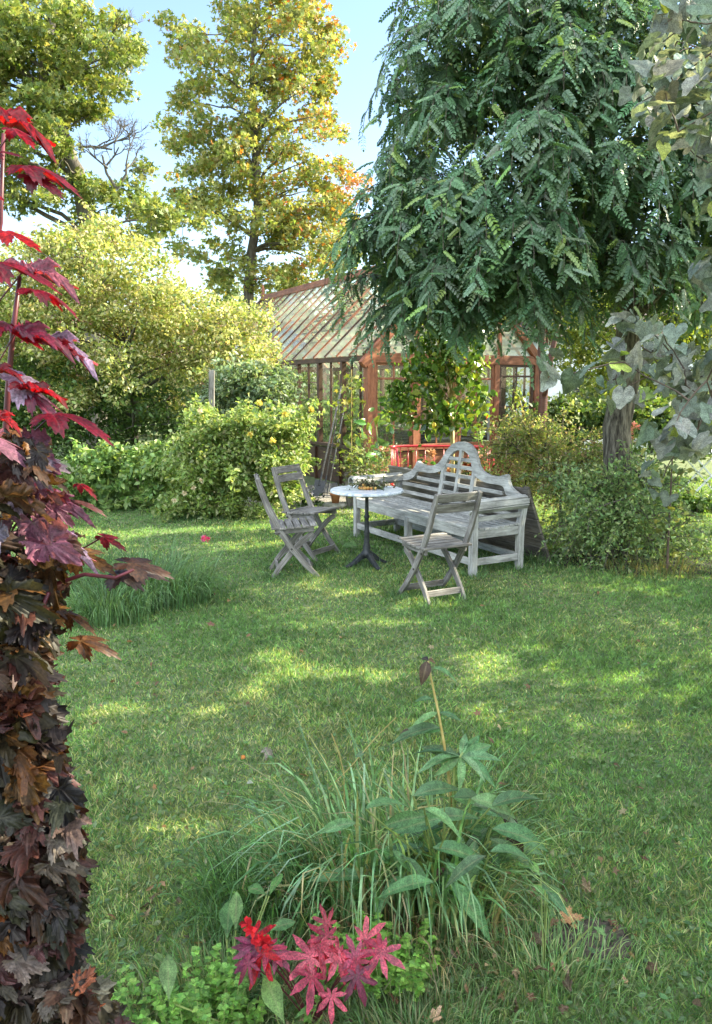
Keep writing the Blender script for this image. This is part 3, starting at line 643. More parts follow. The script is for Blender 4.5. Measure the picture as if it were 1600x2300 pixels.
# ================================================================== PLANK PANEL leaning behind the bench
t = thing('plank_panel', 'grey weathered plank board leaning behind the garden bench, bare and sloping', 'wooden panel', tuple(bt(.2, .95, 0)))
def pp(s, h): return bt(s, .72 + .31 * (1 - h), .76 * h)
for k in range(5):
    h0, h1 = k / 5, (k + 1) / 5 - .012; mb = MB(); e0 = 1.03 - .03 * h0; e1 = 1.03 - .03 * h1
    a, b, c, d = pp(-1.5, h0), pp(e0, h0), pp(e1, h1), pp(-1.5, h1); nn_ = np.cross(b - a, d - a); nn_ = nn_ / np.linalg.norm(nn_) * .025
    o1 = random.random() * 5
    mb.add([a, b, c, d, a + nn_, b + nn_, c + nn_, d + nn_], [(0, 1, 2, 3), (7, 6, 5, 4), (0, 4, 5, 1), (1, 5, 6, 2), (2, 6, 7, 3), (3, 7, 4, 0)],
           [(h0 + o1, 0, 0), (h0 + o1, 2.9, 0), (h1 + o1, 2.9, 0), (h1 + o1, 0, 0)] * 2)
    mb.build('plank', M['plank'], t, bevel=.004)
for s in (-1.2, 0, .9): MB().beam(pp(s, .02) + BB * .045, pp(s, .98) + BB * .045, .07, .04, up=tuple(BB)).build('batten', M['dark_wood'], t)
# ================================================================== FOLDING CHAIRS (local: faces +Y, X is the width)
t = thing('folding_chair', 'weathered grey folding chair seen from behind, nearest the camera beside the bench', 'chair', (0, 0, 0), 'weathered folding chairs round the marble table')
chair = t; X1 = np.array([1., 0, 0])
for sx in (-1, 1):
    x = sx * .2
    pts = [(x, -.30, .90), (x, -.265, .80), (x, -.20, .62), (x, -.11, .44), (x, .0, .27), (x, .12, .12), (x, .235, 0)]
    q = MB().path_board(pts, .024, [.034, .05, .052, .054, .052, .048, .04], X1).build('leg', M['grey_wood'], t, bevel=.004)
    mb = MB()
    for (y, z) in ((-.115, .415), (-.005, .27), ): mb.lathe([(.009, 0), (.009, .004), (.004, .007)], (0, 0, 0), 10); n0 = len(mb.v) - 30; mb.v[n0:] = [(x + sx * (.012 + vz), y + vx, z + vy) for vx, vy, vz in mb.v[n0:]]
    mb.build('bolt', M['screw'], q)
    x2 = sx * .17
    pts = [(x2, .19, .405), (x2, .10, .34), (x2, -.0, .235), (x2, -.10, .115), (x2, -.175, 0)]
    MB().path_board(pts, .024, [.045, .05, .052, .048, .04], X1).build('leg', M['grey_wood'], t, bevel=.004)
    MB().beam((sx * .185, -.15, .425), (sx * .185, .20, .445), .022, .05).build('seat_rail', M['grey_wood'], t, bevel=.004)
mb = MB()
for k in range(6):
    y = -.15 + k * .069; mb.beam((-.225, y, .458 + .0045 * k - .006 * (1 if 0 < k < 5 else 0)), (.225, y, .458 + .0045 * k - .006 * (1 if 0 < k < 5 else 0)), .058, .018)
mb.build('seat', M['grey_wood'], t, bevel=.003)
for z, y, h_ in ((.865, -.287, .07), (.782, -.258, .075)):
    mb = MB(); mb.path_board([(-.19, y + .018, z), (-.09, y + .004, z), (.09, y + .004, z), (.19, y + .018, z)], h_, .018, np.array([0, -.3, .954])); mb.build('back_slat', M['grey_wood'], t, bevel=.003)
for a in (((-.188, .17, .075), (.188, .17, .075)), ((-.158, -.125, .085), (.158, -.125, .085))):
    MB().beam(*a, .02, .05).build('stretcher', M['grey_wood'], t, bevel=.003)
chair.location = (.64, 6.04, 0); chair.rotation_euler = (0, 0, R(118 - 90))
c1 = dup(chair, (-.60, 6.90, 0), R(9 - 90), 'weathered grey folding chair seen side-on, leftmost, front slats facing the table')
c2 = dup(chair, (-.47, 7.66, 0), R(-33 - 90), 'weathered grey folding chair farthest back, between the rose bush and the table')
# ================================================================== MARBLE TABLE
tp = G(824, 1272); TX, TY = tp[0], tp[1]
t = thing('bistro_table', 'round white marble topped table on a black cast iron pedestal', 'table', (TX, TY, 0))
n = 64; MB().lathe([(.30, .715), (.338, .716), (.345, .722), (.345, .736), (.340, .742), (.01, .7425)], (TX, TY, 0), n).build('tabletop', M['marble'], t)
MB().lathe([(.06, .10), (.05, .14), (.034, .16), (.038, .19), (.028, .22), (.024, .30), (.03, .33), (.022, .36), (.0185, .46), (.028, .48), (.018, .51), (.0165, .66), (.03, .69), (.05, .712), (.12, .715)], (TX, TY, 0), 20).build('column', M['iron'], t, smooth=True)
for k in range(4):
    a = R(30 + 90 * k); d = np.array([math.cos(a), math.sin(a), 0]); sd = np.array([-math.sin(a), math.cos(a), 0]); c = np.array([TX, TY, 0])
    pts = [c + d * .02 + (0, 0, .115), c + d * .07 + (0, 0, .10), c + d * .13 + (0, 0, .055), c + d * .19 + (0, 0, .028), c + d * .235 + (0, 0, .012)]
    MB().path_board(pts, .045, [.06, .05, .035, .026, .022], sd).build('foot', M['iron'], t, bevel=.007)
# posy on the table
c = np.array([TX + .03, TY + .01, .745]); t = thing('fruit_posy', 'little heap of dried green stems and small orange apples lying on the marble table', 'posy', tuple(c))
p = c + rng.standard_normal((420, 3)) * np.array([.085, .05, .022]) + (0.0, .01, .03); p[:, 2] = np.maximum(p[:, 2], .75)
leaves('greenery', T_OVAL, p, frames(rdir(420, .3), rdir(420, .3)), .028 * (.6 + rng.random(420)), pal(420, [(.08, .11, .04), (.16, .17, .08), (.10, .09, .05)]), M['leaf'], t)
mb = MB()
for k in range(30):
    a = rng.random() * 6.28; q = c + np.array([math.cos(a) * .1, math.sin(a) * .06, .01 + .05 * rng.random()]); mb.tube([c + (0, 0, .02), (c + q) / 2 + (0, 0, .03), q], .0018, 4)
mb.build('stems', M['twig'], t)
M['apple'] = surf_mat('apple_skin', (.42, .10, .03), (.5, .36, .08), 30, .4, 0)
for k, (dx, dy, r) in enumerate(((-.075, -.055, .016), (-.05, -.07, .018), (-.02, -.075, .017), (-.095, -.03, .015), (.012, -.072, .015), (.05, -.068, .014), (-.06, -.035, .017))):
    MB().lathe([(r * .3, 0.0), (r * .8, r * .3), (r, r), (r * .82, r * 1.65), (r * .3, r * 1.95), (r * .1, r * 1.85)], c + np.array([dx, dy, .0 if k < 6 else .022]), 14).build('apple', M['apple'], t, smooth=True)
# ================================================================== RED TUBULAR BASKET RAIL
def red_rail():
    Y0 = 10.1; zt = .905; t = thing('red_railing', 'curved red tubular steel railing with thin bars standing behind the garden bench', 'railing', (.95, Y0, 0))
    def pl(q):   # plan: a shallow rounded U open to the front-left
        path = [(.53, 9.75), (.50, 9.90), (.46, 10.12), (.52, 10.24), (.75, 10.30), (1.05, 10.30), (1.35, 10.27), (1.57, 10.22), (1.68, 10.12), (1.73, 9.95), (1.74, 9.75)]
        q = q * (len(path) - 1); i = min(int(q), len(path) - 2); f = q - i; 
        p0, p1, p2, p3 = [np.array(path[max(0, min(len(path) - 1, i + k))]) for k in (-1, 0, 1, 2)]
        v = .5 * ((2 * p1) + (-p0 + p2) * f + (2 * p0 - 5 * p1 + 4 * p2 - p3) * f * f + (-p0 + 3 * p1 - 3 * p2 + p3) * f ** 3); return v
    top = [];
    for k in range(61):
        q = k / 60; x, y = pl(q); e = min(q, 1 - q) / .07; z = zt - (.05 * (1 - min(1, e)) ** 2) * 6 * .5; top.append((x, y, z))
    x, y, z = top[0]; top = [(x + .01, y - .03, z - .2), (x + .01, y - .03, 0)][::-1] + top
    x, y, z = top[-1]; top = top + [(x, y - .03, z - .2), (x, y - .03, 0)]
    MB().tube(top, .017, 10).build('top_tube', M['red_metal'], t, smooth=True)
    MB().tube([(*pl(.1 + .8 * k / 40), .42) for k in range(41)], .012, 8).build('lower_tube', M['red_metal'], t, smooth=True)
    for k in range(21):
        q = .1 + .8 * k / 20; x, y = pl(q); MB().tube([(x, y, zt - .01), (x, y, .6), (x + .01, y - .01, .48), (x, y, .42)], .006, 6).build('bar', M['red_metal'], t, smooth=True)
    for q in (.12, .5, .88): x, y = pl(q); MB().tube([(x, y, .42), (x, y, 0)], .012, 8).build('leg', M['red_metal'], t, smooth=True)
red_rail()
# ================================================================== PLANTERS, POT, TOOLS by the greenhouse wall
c = P(835, 1075, 11.0) * (1, 1, 0)
t = thing('old_planter', 'low round weathered planter overflowing with feathery green herbs by the greenhouse corner', 'planter', tuple(c))
pr = [(.36, 0), (.385, .2), (.38, .42), (.395, .43), (.395, .46), (.36, .46), (.35, .42)]
MB().lathe(pr, c, 28).build('planter_side', M['log'], t); MB().lathe([(.35, .40), (.01, .41)], c, 20).build('soil_fill', M['soil'], t)
plantlet(t, c + (-.02, 0, .43), 1500, .19, .32, .05, [(.13, .19, .05), (.2, .24, .08), (.08, .14, .04), (.26, .27, .12)], T_DIAMOND, 'leaf', 'herbs')
c = P(808, 1062, 10.75) * (1, 1, 0); t = thing('zinc_vase', 'tall narrow zinc bucket standing between the clay pot and the old planter', 'bucket', tuple(c))
MB().lathe([(.055, 0), (.075, .34), (.08, .345), (.072, .345), (.052, .02)], c, 20).build('bucket_body', M['zinc'], t, smooth=True)
c = P(752, 1082, 10.7) * (1, 1, 0); t = thing('stepping_stone', 'mossy round stone under the small clay pot', 'stone', tuple(c))
MB().lathe([(.17, 0), (.18, .05), (.15, .075), (.01, .08)], c, 18).build('stone_slab', M['stone'], t, smooth=True)
pot('clay_pot', c + (.01, 0, .081), .072, .13, 'terracotta', 'small empty terracotta pot standing on the mossy stone', 'pot')
def tool(name, a, b, r, lab, head):
    a = np.array(a); b = np.array(b); t = thing(name, lab, 'garden tool', tuple(a)); MB().tube([a + (b - a) * .14, b], r, 8).build('handle', M['grey_wood' if head != 'fork' else 'dark_wood'], t, smooth=True)
    d = (b - a) / np.linalg.norm(b - a); sd = np.cross(d, (0, -1, .3)); sd /= np.linalg.norm(sd); nr = np.cross(sd, d)
    mb = MB()
    if head == 'spade': mb.path_board([a, a + d * .1 + nr * .01, a + d * .2, a + d * .3], .17, .006, sd); mb.tube([a + d * .2, a + d * .45], .018, 8)
    elif head == 'fork':
        for k in (-1.5, -.5, .5, 1.5): mb.tube([a + sd * k * .045, a + sd * k * .045 + nr * .02 + d * .12, a + sd * k * .045 + d * .25, a + sd * k * .03 + d * .3], .006, 6)
        mb.tube([a + d * .29 - sd * .07, a + d * .29 + sd * .07], .008, 6); mb.tube([a + d * .29, a + d * .42], .016, 8)
    else:
        mb.tube([a + d * .02 - sd * .17, a + d * .02 + sd * .17], .01, 6); mb.tube([a, a + d * .2], .014, 8)
        for k in range(9): mb.tube([a + d * .02 + sd * (k - 4) * .04, a + d * .02 + sd * (k - 4) * .04 - nr * .05 - d * .02], .004, 5)
    mb.build('tool_head', M['iron'], t)
def wl(px, py, off=.0):   # point on the outside of the greenhouse's long wall, off metres clear of it
    d = ray(px, py); nrm = -GW; pt = C0 - GW * off; k = ((pt - CP) @ nrm) / (d @ nrm); return CP + d * k
tb = [('garden_spade', 712, 768, 868, .12, 'grey-handled spade leaning highest against the greenhouse wall', 'spade', 1080),
      ('garden_rake', 736, 776, 905, .10, 'thin dark rake leaning just right of the spade at the greenhouse wall', 'rake', 1078),
      ('garden_fork', 726, 757, 940, .09, 'dark garden fork, shortest of the tools leaning at the greenhouse wall', 'fork', 1082)]
for nm, xb, xt, yt, of, lab, hd, yb in tb:
    top_ = wl(xt, yt, of * .55 + .02); g = G(xb, yb); g = wl(xb, yb, .0); g = np.array([g[0], g[1], 0]) ; 
    base_ = P(xb, yb, 11.9 + (xb - 712) * .01) * (1, 1, 0); tool(nm, base_ + (0, 0, .0), top_, .016 if hd == 'spade' else .012, lab, hd)
# rose post
b0 = P(474, 1100, 10.6); t = thing('wooden_post', 'bare grey wooden post rising out of the rose bush', 'post', (b0[0], b0[1], 0))
MB().beam((b0[0], b0[1], 0), tuple(P(476, 832, 10.6)), .075, .05, up=(0, 1, 0)).build('post_shaft', M['grey_wood'], t, bevel=.006)
# white folding table at the right
def white_table():
    z = .68; a = P(1550, 1016, 11.9); c = np.array([a[0] + .34, a[1] + .2, 0]); t = thing('white_folding_table', 'white slatted folding table with crossed legs at the right edge of the garden', 'table', tuple(c))
    mb = MB()
    for k in range(6): mb.beam((c[0] - .35, c[1] - .25 + .1 * k, z), (c[0] + .35, c[1] - .25 + .1 * k, z), .085, .02)
    mb.beam((c[0] - .34, c[1] - .25, z - .035), (c[0] - .34, c[1] + .25, z - .035), .02, .045); mb.beam((c[0] + .34, c[1] - .25, z - .035), (c[0] + .34, c[1] + .25, z - .035), .02, .045)
    mb.build('tabletop', M['white_paint'], t, bevel=.003)
    for y in (-.24, .24):
        for s in (-1, 1): MB().beam((c[0] - s * .3, c[1] + y + s * .012, z - .02), (c[0] + s * .3, c[1] + y + s * .012, 0), .02, .03, up=(0, 1, 0)).build('leg', M['white_paint'], t)
white_table()
def white_chair(px, Y, lab, rot):
    g = P(px, 1000, Y); t = thing('white_folding_chair', lab, 'chair', (g[0], g[1], 0), 'white folding chairs beyond the shrubs'); c_, s_ = math.cos(rot), math.sin(rot)
    w2 = lambda x, y, z: np.array([g[0] + x * c_ - y * s_, g[1] + x * s_ + y * c_, z])
    mb = MB()
    for k in range(5): mb.beam(w2(-.2, -.18 + k * .085, .46), w2(.2, -.18 + k * .085, .46), .06, .016)
    mb.build('seat', M['white_paint'], t)
    for sx in (-1, 1):
        MB().beam(w2(sx * .19, .24, 0), w2(sx * .19, -.22, .85), .02, .035, up=tuple(w2(0, 1, 0) - w2(0, 0, 0))).build('leg', M['white_paint'], t)
        MB().beam(w2(sx * .165, -.2, 0), w2(sx * .165, .2, .45), .02, .035, up=tuple(w2(0, 1, 0) - w2(0, 0, 0))).build('leg', M['white_paint'], t)
    for z, y in ((.82, -.20), (.7, -.13)): MB().beam(w2(-.2, y, z), w2(.2, y, z), .016, .06).build('back_slat', M['white_paint'], t)
white_chair(1318, 12.6, 'white folding chair half hidden by shrubs, left of the thick tree trunk', .4)
white_chair(1425, 12.9, 'white folding chair half hidden by shrubs, right of the thick tree trunk', -.3)
# pale house far behind on the right, and a shed post
t = thing('white_house', 'white rendered house seen in glimpses through the leaves behind the greenhouse', 'house', (12, 30, 0))
MB().box(6.2, 17, 27, 34, 0, 3.4).build('wall', M['white_wall'], t)
mb = MB(); mb.add([(5.8, 26.5, 3.35), (17.4, 26.5, 3.35), (17.4, 34.5, 3.35), (5.8, 34.5, 3.35), (5.8, 30.5, 6), (17.4, 30.5, 6)], [(0, 1, 5, 4), (2, 3, 4, 5), (0, 4, 3), (1, 2, 5), (3, 2, 1, 0)]); mb.build('roof', M['roof_tile'], t)
for x in (7.2, 9.6, 12.4):
    w_ = MB().box(x, x + 1.1, 26.94, 27.0, 1, 2.3).build('window', M['white_paint'], t); MB().box(x + .1, x + 1.0, 26.92, 26.938, 1.1, 2.2).build('pane', M['black_plastic'], w_)
# ================================================================== VEGETATION
def limb(mb, p0, p1, r0, r1, sag=.12, n=7, wob=.05):
    p0 = np.array(p0, float); p1 = np.array(p1, float); L = np.linalg.norm(p1 - p0); pts = []; rr = []
    w1 = rng.standard_normal(3) * wob * L
    for i in range(n):
        q = i / (n - 1); c = p0 + (p1 - p0) * q; c = c + np.array([0, 0, sag * L * math.sin(q * math.pi) * (1 - q)]) + w1 * math.sin(q * math.pi) + rng.standard_normal(3) * wob * .25 * L * (0 < i < n - 1)
        pts.append(c); rr.append(r0 + (r1 - r0) * q ** .7)
    mb.tube(pts, rr, 6, cap=False); return pts
def clump_leaves(C, per, cr, flat=.6):
    n = len(C) * per; off = norm(rng.standard_normal((n, 3))) * (rng.random((n, 1)) ** .5) * cr * np.array([1, 1, flat])
    return np.repeat(C, per, axis=0) + off
def tree(name, label, cat, ells, Y0, dY, base, fork, r0, nclump, per, cr, size, cols, T, mat='leaf', bark='bark_grey', up=.8, group=None, weights=None, nlimb=60, extra=None, tips=None, shade=True, colf=None, flat=.6, twigs=True, sprays=0):
    """trunk from base to fork, then limbs out to the leaf clumps"""
    base = np.array(base, float); t = thing(name, label, cat, tuple(base), group)
    px, py, _ = sample_ells(ells, nclump); Y = Y0 + dY * np.clip(rng.standard_normal(nclump), -1.8, 1.8) * .55; C = P(px, py, Y)
    if extra is not None: C = np.concatenate([C, extra])
    mb = MB(); fork = [np.array(f, float) for f in fork]; pts = [base] + fork; rr = [r0 * (1 - .78 * i / (len(pts) - 1)) for i in range(len(pts))]
    dense = []; dr = []
    for i in range(len(pts) - 1):
        for k in range(6): q = k / 6; dense.append(pts[i] + (pts[i + 1] - pts[i]) * q + rng.standard_normal(3) * r0 * .12 * (i + k > 0)); dr.append(rr[i] + (rr[i + 1] - rr[i]) * q)
    dense.append(pts[-1]); dr.append(rr[-1]); dr[0] *= 1.35
    mb.tube(dense, dr, 12)
    D = np.array(dense); sel = rng.permutation(len(C))[:nlimb]; segs = []
    for j, k in enumerate(sel):
        c = C[k]
        cand = D[D[:, 2] < max(c[2] - .25 * np.linalg.norm(c[:2] - D[:, :2].mean(0)), D[len(D) // 3, 2])]; 
        if len(cand) == 0: cand = D
        dd = np.linalg.norm(cand - c, axis=1); a = cand[np.argmin(dd)]; ra = dr[int(np.argmin(np.linalg.norm(D - a, axis=1)))]
        if segs and j > nlimb * .3:
            S = np.array([s for s, _ in segs]); di = np.linalg.norm(S - c, axis=1); m = int(np.argmin(di))
            if di[m] < dd.min() * .8: a = S[m]; ra = segs[m][1] * 1.2
        p_ = limb(mb, a, c, min(ra * .55, .02 + .012 * np.linalg.norm(c - a)), .006); segs += [(q, .02) for q in p_[1:-1]]
    p = clump_leaves(C, per, cr, flat)
    if sprays:
        cen = C.mean(0); extra_p = []
        for k in np.tile(sel, 6)[:sprays]:
            d = C[k] - cen; d = d / (np.linalg.norm(d) + 1e-6) + rng.standard_normal(3) * .35 + np.array([0, -.25, .55]); d /= np.linalg.norm(d); l = cr * (1.2 + 1.4 * rng.random()); pts_ = [C[k] + d * l * q + np.array([0, 0, -.5 * l * q * q]) for q in (0, .3, .6, .85, 1)]
            mb.tube(pts_, [.004, .003, .0025, .002, .0015], 4, cap=False)
            for q in np.linspace(.25, 1, 16): extra_p.append(C[k] + d * l * q + np.array([0, 0, -.5 * l * q * q]) + rng.standard_normal(3) * size * .35)
        p = np.concatenate([p, np.array(extra_p)])
    mb.build('trunk', M[bark], t, smooth=True)
    if shade: p = p[~sun_open(p)]
    p = p[p[:, 2] > .03]; n = len(p)
    nr = rdir(n, up); tip = norm(p - np.repeat(C, per, 0)[:n] * 0 - base + rdir(n) * 3) if False else rdir(n, -.3)
    cc = pal(n, cols, weights) if colf is None else colf(p)
    leaves('crown', T, p, frames(nr, tip), size * (.65 + .7 * rng.random(n)), cc, M[mat], t)
    return t, C
# ---- far hedge and wood behind everything (reads as one mass)
def mass(name, label, cat, box, n, size, cols, kind=None, T=T_OVAL, humps=6, group=None):
    x0, x1, y0, y1, h = box; o = ((x0 + x1) / 2, (y0 + y1) / 2, 0)
    x = x0 + (x1 - x0) * rng.random(n); y = y0 + (y1 - y0) * rng.random(n) ** 1.5; hh = h * (.75 + .18 * np.sin(x * humps / 3.1 + y0) + .1 * np.sin(x * 2.7 + 1)); z = hh * rng.random(n) ** .7
    p = np.stack([x, y, z], 1) + rng.standard_normal((n, 3)) * .12; p[:, 2] = np.abs(p[:, 2])
    me = leaves(name, T, p, frames(rdir(n, .5), rdir(n, -.2)), size * (.6 + .8 * rng.random(n)), pal(n, cols), M['leaf'], None, o); tag(me, label, cat, group, kind); return me
DG = [(.05, .085, .022), (.08, .12, .03), (.12, .16, .045)]
YG = [(.15, .19, .04), (.2, .22, .05), (.1, .15, .03)]
mass('distant_trees', 'far-off wood closing the view behind the garden', 'wood', (-30, 42, 40, 52, 8), 60000, .42, DG, 'stuff')
mass('hedge', 'tall green hedge beyond the greenhouse on the left', 'hedge', (-16, 5.5, 25, 27.5, 3.0), 26000, .15, DG + [(.16, .2, .06)])
mass('hedge', 'clipped hedge in the far right of the garden in front of the white house', 'hedge', (5.5, 16, 20, 22, 2.2), 22000, .13, DG + YG)
mass('grapevine', 'leafy vine filling the far end of the greenhouse', 'vine', (-3.0, 1.2, 20.0, 20.6, 2.1), 3000, .13, YG + DG)
# ---- left tree
LT = [(80, 60, 130, 80), (180, 90, 110, 80), (60, 200, 120, 110), (230, 170, 70, 60), (150, 250, 80, 50), (60, 330, 90, 70), (20, 20, 80, 60), (270, 130, 40, 45), (290, 190, 30, 40),
      (290, 410, 70, 45), (240, 470, 90, 60), (370, 450, 60, 40), (330, 520, 50, 22), (60, 430, 90, 50), (200, 400, 40, 40), (400, 500, 50, 25), (-120, 150, 120, 220), (-150, 400, 100, 120)]
MG = [(.16, .22, .055), (.24, .29, .08), (.11, .16, .04), (.30, .31, .10)]
t_, C_ = tree('maple_tree', 'tall green maple at the upper left with some bare dead twigs in its crown', 'tree', LT, 17, 1.4, P(205, 700, 17) * (1, 1, 0), [P(205, 560, 17), P(170, 380, 17), P(100, 200, 17), P(120, -40, 17)], 0.25, 280, 115, .36, .10, MG, T_MAPLE, nlimb=130, shade=False)
def twig_tree(mb, p, d, l, r, depth):
    d = d / np.linalg.norm(d); q = p + d * l; mid = (p + q) / 2 + rng.standard_normal(3) * l * .06; mb.tube([p, mid, q], [r, r * .8, r * .6], 5, cap=False)
    if depth:
        for k in range(2 + (rng.random() < .6)): twig_tree(mb, p + (q - p) * (.45 + .5 * rng.random()), d + rng.standard_normal(3) * .55 + np.array([0, 0, .1]), l * (.6 + .2 * rng.random()), r * .62, depth - 1)
for (a, b, r, L) in (((260, 420), (210, 300), .035, 0), ((262, 425), (300, 330), .03, 0), ((180, 330), (300, 340), .03, 0), ((215, 120), (285, 60), .022, 0), ((20, 60), (60, 10), .02, 0)):
    pa = P(a[0], a[1], 16.4); pb = P(b[0], b[1], 16.2); mb = MB(); twig_tree(mb, pa, pb - pa, np.linalg.norm(pb - pa) * .6, r, 5); mb.build('bare_branch', M['bark_grey'], t_, smooth=True)
# ---- middle tree, autumn colour
MT = [(500, 470, 70, 45), (560, 500, 70, 45), (500, 380, 80, 50), (620, 470, 60, 60), (520, 620, 70, 30), (720, 500, 60, 60), (480, 200, 60, 50), (600, 40, 110, 70), (710, 60, 60, 60), (750, 105, 45, 22), (385, 42, 35, 18), (420, 75, 40, 25), (450, 120, 60, 35), (560, 150, 140, 70), (690, 180, 50, 40), (740, 200, 30, 30), (640, 260, 110, 60), (420, 215, 55, 28), (390, 280, 35, 45),
      (510, 290, 120, 55), (720, 300, 60, 28), (760, 318, 35, 15), (600, 370, 130, 55), (430, 330, 60, 55), (730, 390, 60, 30), (770, 430, 45, 45), (690, 460, 80, 60), (450, 420, 70, 50), (430, 490, 50, 35), (540, 415, 70, 35), (560, 560, 90, 45), (480, 575, 45, 45), (680, 570, 90, 60), (610, 630, 140, 30), (760, 550, 40, 90), (640, 520, 70, 40), (590, -60, 150, 60), (400, 560, 30, 20)]
def mcol(p):
    px, py, _ = proj(p); n = len(p); c = pal(n, [(.24, .29, .08), (.33, .35, .11), (.17, .23, .06), (.35, .32, .10)]); 
    warm = np.clip((px - 560) / 260, 0, 1) * .32 + .04; warm = np.where((px > 690) & (py > 370) & (py < 430), .75, warm); warm = np.where(py > 500, warm * .5, warm)
    blob = .5 + .5 * np.sin(p[:, 0] * 2.1 + 1) * np.sin(p[:, 2] * 1.9) ; m = rng.random(n) < warm * blob * 1.3
    c[m] = pal(int(m.sum()), [(.45, .17, .03), (.5, .24, .05), (.38, .2, .04), (.5, .11, .03)], [2, 3, 4, 1]); return c
tree('maple_tree', 'tall maple turning orange and gold above the greenhouse ridge', 'tree', MT, 23.5, 1.8, P(556, 900, 23.5) * (1, 1, 0), [P(556, 660, 23.5), P(578, 470, 23.5), P(572, 300, 23.5), P(565, 130, 23.5), P(590, -60, 23.5)], .18, 420, 76, .44, .115, MG, T_MAPLE, nlimb=190, colf=mcol, shade=False)
# ---- elder-like big shrub, left
EL = [(60, 640, 120, 100), (190, 545, 90, 60), (170, 600, 130, 90), (250, 640, 150, 100), (390, 730, 150, 95), (300, 800, 220, 120), (520, 770, 100, 80), (575, 810, 45, 55), (120, 800, 150, 130), (570, 735, 40, 35), (500, 850, 130, 75), (330, 600, 60, 55), (560, 700, 50, 25), (-80, 700, 120, 200)]
ECOL = [(.34, .36, .11), (.45, .45, .18), (.25, .30, .08), (.18, .24, .06), (.55, .50, .28)]
t_, C_ = tree('elder_bush', 'huge pale yellow-green elder bush filling the left behind the lawn', 'bush', EL, 12.3, .9, P(300, 1040, 12.6) * (1, 1, 0), [P(300, 900, 12.6), P(290, 780, 12.6)], .09, 560, 85, .26, .07, ECOL, [T_OVAL, T_DIAMOND], nlimb=90, bark='bark_grey', up=.6, shade=False, sprays=260)
px, py, _ = sample_ells(EL[:10], 70); C = P(px, py, 11.35 + .2 * rng.random(70)); n = 70 * 16
p = np.repeat(C, 16, 0) + rng.standard_normal((n, 3)) * .035; leaves('berry_clusters', T_DIAMOND, p, frames(rdir(n), rdir(n)), .025, pal(n, [(.35, .16, .12), (.2, .07, .1), (.5, .42, .3)]), M['petal'], t_)
EL2 = [(150, 900, 190, 110), (60, 980, 140, 90), (-60, 950, 120, 140)]
tree('shade_bush', 'darker green bush below the big elder bush, left of the rose', 'bush', EL2 + [(330, 940, 130, 80), (240, 1010, 80, 60)], 12.0, .4, P(200, 1120, 12) * (1, 1, 0), [P(200, 1000, 12)], .05, 200, 70, .26, .075, [(.07, .13, .03), (.10, .17, .04), (.05, .09, .02)], T_OVAL, nlimb=40, shade=False)
mb_ = [(365, 1075, 40, 60), (385, 1130, 40, 30), (270, 1085, 95, 75), (200, 1060, 60, 50), (330, 1040, 50, 40), (160, 1120, 60, 40), (60, 1110, 100, 70)]
tree('raspberry_bush', 'low bright green leafy bush at the lawn edge left of the rose', 'bush', mb_, 10.6, .35, P(240, 1165, 10.5) * (1, 1, 0), [P(245, 1090, 10.5)], .02, 170, 60, .17, .085, [(.23, .35, .10), (.31, .42, .14), (.15, .25, .08)], T_OVAL, bark='green_stem', nlimb=40, shade=False, sprays=70)
GB = [(550, 870, 80, 50), (600, 900, 60, 60), (615, 860, 30, 35), (500, 900, 40, 30)]
tree('buddleia_bush', 'grey-green bush between the elder bush and the greenhouse corner', 'bush', GB, 11.4, .35, P(590, 1080, 11.4) * (1, 1, 0), [P(590, 930, 11.4)], .03, 130, 60, .2, .075, [(.18, .25, .14), (.26, .33, .21), (.12, .18, .08)], T_DIAMOND, nlimb=40, shade=False, sprays=60)
RB = [(425, 1050, 45, 80), (430, 1125, 50, 38), (540, 970, 100, 50), (600, 1000, 80, 60), (640, 960, 60, 40), (470, 1020, 60, 60), (450, 1090, 60, 60), (560, 1060, 110, 60), (640, 1060, 45, 60), (530, 1125, 130, 35), (680, 940, 35, 18), (455, 950, 30, 40)]
t_, C_ = tree('rose_bush', 'rose bush with yellow blooms sprawling at the lawn edge left of the chairs', 'bush', RB, 10.0, .45, P(530, 1160, 10.0) * (1, 1, 0), [P(530, 1060, 10.0)], .025, 330, 62, .17, .062, [(.22, .31, .08), (.30, .38, .12), (.15, .23, .06), (.38, .42, .19)], T_OVAL, bark='green_stem', nlimb=70, shade=False, sprays=150)
def bloom(c, r, col, parent, name='bloom', n=46, mat='petal', T=T_OVAL):
    c = np.array(c); d = rdir(n, .2); q = rng.random((n, 1)); leaves(name, T, c + d * r * .25 * q, frames(norm(np.cross(d, rdir(n))), d), r * (.7 + .3 * rng.random(n)), pal(n, col, jit=.1), M[mat], parent)
for a, b in ((640, 930), (612, 990), (583, 905), (562, 976), (700, 920)): bloom(P(a, b, 9.45), .045, [(.78, .66, .12), (.82, .74, .25), (.72, .6, .1)], t_)
for a, b in ((452, 1080), (435, 1096), (415, 1108), (392, 1125), (450, 922)): bloom(P(a, b, 9.4), .04, [(.7, .62, .42), (.6, .5, .3)], t_, 'faded_bloom', 26)
# white cyclamen by the wall
c = P(690, 1060, 10.9) * (1, 1, 0); t = thing('white_cyclamen', 'small plant with white flowers in the dark corner by the greenhouse wall', 'plant', tuple(c)); plantlet(t, c, 120, .1, .16, .06, [(.03, .06, .02)])
for k in range(7): bloom(c + rng.standard_normal(3) * (.09, .05, .03) + (0, 0, .2), .035, [(.8, .78, .76)], t, n=10)
